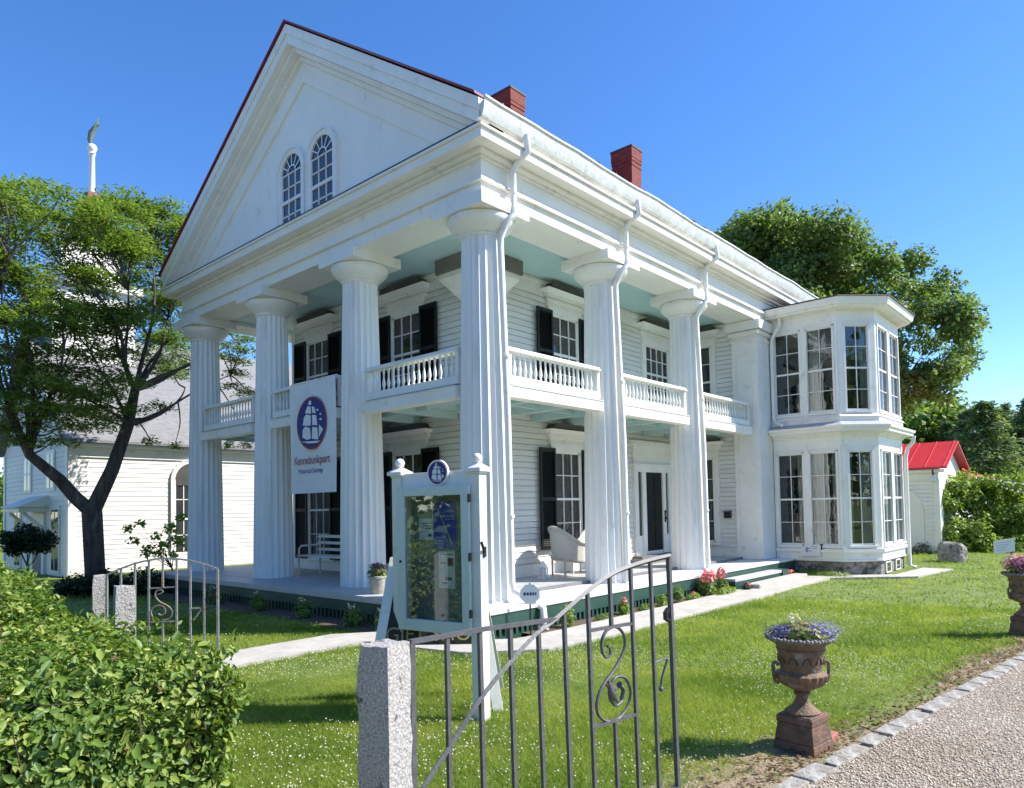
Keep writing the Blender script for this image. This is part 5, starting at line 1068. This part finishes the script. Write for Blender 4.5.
tuft(5.75, -1.05, 'upright plant with pink blooms nearest the green steps', [('leaf', LEAF_LOC, 240, (0, 0, .16), (.15, .11, .16), .09, .03), ('blossom', PETP, 80, (.0, 0, .43), (.16, .10, .13), .06, .055)])
tuft(5.5, -1.25, 'low yellow-green clump in front of the pink blooms', [('leaf', LEAF_BUSH, 520, (0, 0, .06), (.42, .12, .10), .08, .025)])
tuft(6.35, -1.32, 'small dark pink plant at the end of the stone step', [('leaf', LEAF_DK, 200, (0, 0, .08), (.14, .1, .09), .06, .03), ('blossom', PETP, 26, (0, -.03, .13), (.1, .06, .05), .04, .04)])
for i, (x, lab, tall) in enumerate(((.55, 'yellow-green leafy stem beside the round yard sign', .36), (1.5, 'low pale green clump under the iron gate rail', .10), (2.1, 'slim plant with one red flower against the porch lattice', .26), (2.75, 'low yellowish clump halfway along the porch bed', .12), (3.3, 'leafy green plant before the second column', .22), (3.9, 'tall thin plant with pale leaves beside the gate end', .34), (4.45, 'small reddish clump near the pink blooms', .12))):
    ps = [('leaf', LEAF_BUSH if i % 2 == 0 else LEAF_LOC, 200, (0, 0, tall*.5), (.13+.1*(tall < .2), .09, tall*.55), .07, .03)]
    if i in (2, 6): ps.append(('blossom', PETP, 24, (0, 0, tall), (.06, .05, .04), .04, .04))
    tuft(x, -1.08, lab, ps)
for (y, lab) in ((.95, 'low leafy plant in the shaded bed below the porch pot'), (1.7, 'spiky plant with a pale bloom in the shaded bed'), (3.1, 'dark leafy plant before the second shaded column'), (4.6, 'tall leafy plant with a white bloom below the banner'), (6.3, 'dark plant near the far iron gate')):
    tuft(-1.22, y, lab, [('leaf', LEAF_LOC, 220, (0, 0, .15), (.16, .2, .17), .08, .03), ('blossom', PETW, 14, (-.05, 0, .34), (.06, .1, .05), .04, .03)], group='plants in the shaded porch bed')
tuft(10.05, -1.55, 'patch of low yellow-green plants at the foot of the bay window', [('leaf', LEAF_BUSH, 1500, (0, 0, .05), (.35, .75, .09), .10, .02)])
tuft(9.1, -1.14, 'small pink flowers beside the end of the green step', [('leaf', LEAF_DK, 90, (0, 0, .12), (.16, .06, .08), .05, .03), ('blossom', PETP, 40, (0, -.04, .18), (.14, .05, .05), .05, .04)])
# boulders
def boulder(c, r, label):
    mb = MB(); mb.sphere((0, 0, 0), 1, 18, 12); vs = []
    for (x, y, z) in mb.v:
        q = [math.copysign(abs(v)**.62, v) for v in (x, y, z)]; k = 1+.10*math.sin(q[0]*3.1+q[2]*2)+.07*math.sin(q[1]*5+q[0]*2); vs.append((c[0]+q[0]*r[0]*k, c[1]+q[1]*r[1]*k, c[2]+q[2]*r[2]*k))
    mb.v = vs; o = mb.build('boulder', STONE, loc=tuple(c), smooth=50); return tag(o, label, 'boulder')
boulder((16.2, -3.22, G+.16), (.28, .36, .38), 'large grey boulder standing on the lawn before the bright shrub')
boulder((-1.15, .3, G+.06), (.22, .3, .14), 'flat grey boulder lying at the shaded porch corner')
# white sign on a stake in the lawn
LS = thing('stake_sign', 'blank-looking tilted white sign on a stake in front of the bright shrub', 'sign', tuple(at(1003, 578, 16.5)))
c0 = at(1004, 547, 16.3); rv = Vector((*(_r2*1.),)).normalized()
def TS(u, v, z): return (c0[0]+_r2[0]*u-_f[0]*v, c0[1]+_r2[1]*u-_f[1]*v, c0[2]+z+u*.12)
MB(TS).box(-.24, .24, 0, .015, -.13, .17).build('panel', mat('white_sign_sheet', (.78, .78, .76), .5), LS)
mb = MB(TS)
for k in range(4): mb.box(-.17, .15-.04*k, .0155, .017, .10-.055*k, .115-.055*k)
mb.build('print', mat('faint_grey_print', (.5, .5, .5), .7), LS); MB(TS).box(.16, .185, -.03, -.005, -.72, .1).build('stake', BLACK, LS)

# ------------------------------------------------------------------ barn with the red roof
BR = thing('barn', 'white barn with a bright red metal roof behind the bay window', 'barn', (22, 1.5, G))
bx0, bx1, by0, by1 = 19.6, 23.3, -2.35, 6.0; rx = (bx0+bx1)/2; ez, rz_ = 2.5, 3.36
def WB(u, v, z): return (bx0-v, u, z)
siding(WB, by0, by1, -.8, ez, BR, 'wall', .14, TRIM)
MB().box(bx0+.13, bx1, by0, by1, -.8, ez).prism([(bx0, ez), (bx1, ez), (rx, rz_)], 1, by0, by1).build('barn_body', PAINT, BR)
mb = MB()
for a, s_ in ((bx0-.28, 1), (bx1+.28, -1)):
    za = ez-.10; mb.add([(a, by0-.3, za), (rx, by0-.3, rz_+.02), (rx, by1, rz_+.02), (a, by1, za), (a, by0-.3, za+.06), (rx, by0-.3, rz_+.08), (rx, by1, rz_+.08), (a, by1, za+.06)], [(0, 1, 2, 3), (4, 5, 6, 7), (0, 1, 5, 4), (2, 3, 7, 6), (3, 0, 4, 7), (1, 2, 6, 5)])
    y = by0-.2
    while y < by1: mb.add([(a, y, za+.061), (rx, y, rz_+.081), (rx, y+.025, rz_+.081), (a, y+.025, za+.061), (a, y, za+.085), (rx, y, rz_+.105), (rx, y+.025, rz_+.105), (a, y+.025, za+.085)], [(4, 5, 6, 7), (0, 1, 5, 4), (2, 3, 7, 6), (3, 0, 4, 7)]); y += .55
mb.build('roof', REDB, BR)
mb = MB(WB); mb.box(by0-.2, by1, .0, .2, ez-.22, ez-.12); mb.box(by0, by1, 0, .06, ez-.45, ez-.221); mb.box(by0-.02, by0+.16, 0, .05, -.8, ez-.46)
mb.build('barn_trim', TRIM, BR)
mb = MB(); arched(mb, -1.75, -.2, -.8, 1.75, .12, .0, .05, WB, 0.); mb.build('arch_door_frame', TRIM, BR)
mb = MB(); arched(mb, -1.75, -.2, -.8, 1.75, 0., .0, .028, WB); mb.build('arch_door', PAINT, BR)
mb = MB(WB); mb.box(-1.5, -1.45, .028, .04, -.6, .9).box(-1.45, -.5, .028, .04, .85, .9).box(-.5, -.45, .028, .04, -.6, .9); mb.build('door_moulding', TRIM, BR)
# lamp on the barn corner, lower wing with a red roof edge
BL = MB(WB); lx_ = by0+.12; BL.tube([(lx_, .05, 2.25), (lx_, .2, 2.36), (lx_, .3, 2.30), (lx_, .26, 2.2), (lx_, .18, 2.22)], .022, 6); BL = BL.build('wall_lamp', BLACK, BR); MB(WB).lathe([(.03, 2.17), (.09, 2.10), (.10, 2.0), (.05, 1.94)], (lx_, .28, 0), 12).build('lamp_globe', mat('milk_glass', (.75, .75, .7), .3), BL)
MB().box(bx1+.05, 31, by0+.1, by0+4, -.8, 2.15).build('wing_wall', PAINT, BR)
mb = MB(); mb.add([(bx1+.05, by0-.3, 2.16), (33.2, by0-.3, 2.16), (33.2, by0+2, 2.7), (bx1+.05, by0+2, 2.7), (bx1+.05, by0-.3, 2.30), (33.2, by0-.3, 2.30), (33.2, by0+2, 2.84), (bx1+.05, by0+2, 2.84)], [(0, 1, 2, 3), (4, 5, 6, 7), (0, 1, 5, 4), (1, 2, 6, 5), (2, 3, 7, 6), (3, 0, 4, 7)]); mb.build('wing_roof', REDB, BR)
MB().box(bx1+.05, 33.1, by0-.2, by0+.1, 2.02, 2.155).build('wing_eave', TRIM, BR)
SLT = thing('string_lights', 'two strings of white bulbs running from the barn roof to the right', 'string lights', tuple(at(975, 474, 27)))
for k, (pa, pb) in enumerate((((968, 470, 27), (1040, 484, 20)), ((985, 479, 27), (1045, 494, 20)))):
    a, b = at(*pa), at(*pb); pts = [tuple(a+(b-a)*t-np.array([0, 0, .10*math.sin(math.pi*t)])) for t in np.linspace(0, 1, 22)]
    cb = MB().tube(pts, .008, 5).build('cable', BLACK, SLT); mb = MB()
    for p in pts[1::2]: MB().sphere((p[0], p[1], p[2]-.05), .032, 8, 6).build('bulb', mat('white_bulb_glass', (.8, .8, .76), .3) if 'white_bulb_glass' not in bpy.data.materials else bpy.data.materials['white_bulb_glass'], cb)

# ------------------------------------------------------------------ church
CH = thing('church', 'white clapboard church with a square tower and grey shingled roof', 'church', (0, 15, G))
CX0, CY0, CX1, CY1 = -1.25, 15., 16., 21.6; EZ2, RZ2 = 3.45, 7.0
def WC(u, v, z): return (u, CY0-v, z)
def WF(u, v, z): return (CX0-v, u, z)
siding(WC, CX0, CX1, -.75, EZ2, CH, 'wall', .14, gap=.003); siding(WF, CY0, CY1, -1., EZ2, CH, 'wall', .14, gap=.003)
MB().box(CX0+.13, CX1, CY0+.13, CY1, -1, EZ2).build('church_core', SID, CH)
cy = (CY0+CY1)/2
mb = MB(); z = EZ2
while z < RZ2:
    w_ = (CY1-CY0)/2*(1-(z-EZ2)/(RZ2-EZ2)); w2 = (CY1-CY0)/2*(1-(min(z+.14, RZ2)-EZ2)/(RZ2-EZ2))
    mb.add([(CX0-.018, cy-w_, z), (CX0-.018, cy+w_, z), (CX0-.003, cy+w2, z+.14), (CX0-.003, cy-w2, z+.14)], [(0, 1, 2, 3)]); z += .14
mb.prism([(CY0, EZ2), (CY1, EZ2), (cy, RZ2)], 0, CX0, CX1); mb.build('gable_wall', SID, CH)
mb = MB()
for a, s_ in ((CY0-.35, 1), (CY1+.35, -1)):
    za = EZ2-.02; mb.add([(CX0-.3, a, za), (CX1, a, za), (CX1, cy, RZ2+.25), (CX0-.3, cy, RZ2+.25), (CX0-.3, a, za+.08), (CX1, a, za+.08), (CX1, cy, RZ2+.33), (CX0-.3, cy, RZ2+.33)], [(0, 1, 2, 3), (4, 5, 6, 7), (0, 1, 5, 4), (1, 2, 6, 5), (2, 3, 7, 6), (3, 0, 4, 7)])
mb.build('roof', SHING, CH)
mb = MB(WC); mb.box(CX0-.2, CX1, .0, .25, EZ2-.12, EZ2-.03); mb.box(CX0-.02, CX1, 0, .06, EZ2-.42, EZ2-.121); mb.box(CX0-.03, CX0+.18, 0, .05, -.75, EZ2-.43); mb.build('eave_trim', TRIM, CH)
MB(WF).box(CY0-.03, CY0+.18, 0, .05, -1, EZ2).box(CY1-.18, CY1, 0, .05, -1, EZ2).build('corner_board', TRIM, CH)
MB(WC).box(CX0, CX1, .02, .10, -1., -.75).build('foundation', STONE, CH)
aw = archwindow(WC, 1.65, 2.72, .2, 2.95, CH, 4, 1.2, .025)
mb = MB(); arched(mb, 1.67, 2.70, 2.25, 2.94, 0, .04, .072, WC); mb.build('louvre', DKGREY, aw)
def plainwin(T, a, b, z0, z1, par):
    o = MB(T).box(a-.09, b+.09, 0, .05, z0-.09, z1+.12).build('window', TRIM, par); MB(T).box(a, b, .051, .056, z0, z1).build('pane', GLASSD, o)
    mb = MB(T); mb.box((a+b)/2-.015, (a+b)/2+.015, .056, .065, z0, z1); mb.box(a, b, .056, .065, (z0+z1)/2-.02, (z0+z1)/2+.02); mb.build('sash', TRIM, o)
plainwin(WF, 15.75, 16.35, -.2, 1.55, CH); plainwin(WF, 19.6, 20.2, -.2, 1.55, CH); plainwin(WF, 18.5, 19.1, 2.2, 3.2, CH); plainwin(WF, 16.2, 16.8, 2.2, 3.2, CH)
dd = MB(WF).box(17.0, 18.3, 0, .08, -.95, 1.45).build('door', TRIM, CH); MB(WF).box(17.25, 18.05, .081, .09, -.9, 1.0).build('door_panel', mat('dark_blue_door', (.05, .07, .12), .5), dd)
mb = MB(WF); mb.box(16.8, 18.5, .0, .75, 1.5, 1.62); mb.add([(16.75, 0, 2.0), (18.55, 0, 2.0), (18.6, .85, 1.63), (16.7, .85, 1.63), (16.75, 0, 1.63), (18.55, 0, 1.63)], [(0, 1, 2, 3), (0, 3, 4), (1, 2, 5), (2, 3, 4, 5)]); mb.tube([(16.95, 0, .9), (16.95, .6, 1.48)], .05, 6).tube([(18.35, 0, .9), (18.35, .6, 1.48)], .05, 6); mb.build('door_hood', TRIM, dd)
# tower, lantern post and bird weathervane
tx0, tx1, ty0, ty1 = -1.05, 1.35, 17.3, 19.7
def WTw(u, v, z): return (u, ty0-v, z)
def WTl(u, v, z): return (tx0-v, u, z)
TW = siding(WTw, tx0, tx1, 4.6, 8.6, CH, 'tower', .15, gap=.003); siding(WTl, ty0, ty1, 4.6, 8.6, TW, 'tower_side', .15, gap=.003)
MB().box(tx0+.13, tx1, ty0+.13, ty1, 4.6, 8.6).build('tower_core', SID, TW)
MB().box(tx0-.2, tx1+.2, ty0-.2, ty1+.2, 8.6, 8.85).box(tx0+.35, tx1-.35, ty0+.35, ty1-.35, 8.85, 10.4).box(tx0+.2, tx1-.2, ty0+.2, ty1-.2, 10.4, 10.55).build('belfry', TRIM, TW)
q = at(92, 190, 21.4); sx_, sy_ = q[0], q[1]
zpb = q[2]
MB().lathe([(.62, zpb-1.3), (.40, zpb-.7), (.21, zpb-.18), (.14, zpb-.1)], (sx_, sy_, 0), 8).build('spire_roof', mat('rusty_red_spire', (.28, .10, .07), .8, (.2, .1, .08), 6.), TW)
MB().lathe([(.10, zpb-.3), (.085, zpb), (.075, zpb+1.05), (.115, zpb+1.1), (.075, zpb+1.14), (.12, zpb+1.22), (.14, zpb+1.29), (.11, zpb+1.37), (.04, zpb+1.42)], (sx_, sy_, 0), 16).build('finial_post', TRIM, TW, smooth=40)
mb = MB(); t_ = lambda u, z: (sx_+_r2[0]*u, sy_+_r2[1]*u, zpb+1.42+z)
mb.tube([t_(-.06, .0), t_(-.07, .12), t_(-.02, .34), t_(.10, .52), t_(.18, .60), t_(.22, .58)], [.03, .07, .09, .065, .04, .01], 8)
mb.tube([t_(-.04, .18), t_(.06, .42), t_(.16, .66), t_(.20, .78)], [.04, .10, .06, .01], 6, flat=.35); mb.tube([t_(.0, .0), t_(-.06, -.10)], .03, 6)
mb.build('bird_weathervane', mat('verdigris_copper', (.12, .17, .14), .7, (.2, .22, .18), 8.), TW, smooth=60)
kc = 1.07; lo = np.array(CH.location); CH.scale = (kc, kc, kc); CH.location = tuple(kc*lo+(1-kc)*CAMP)
print('objects', len(bpy.data.objects))
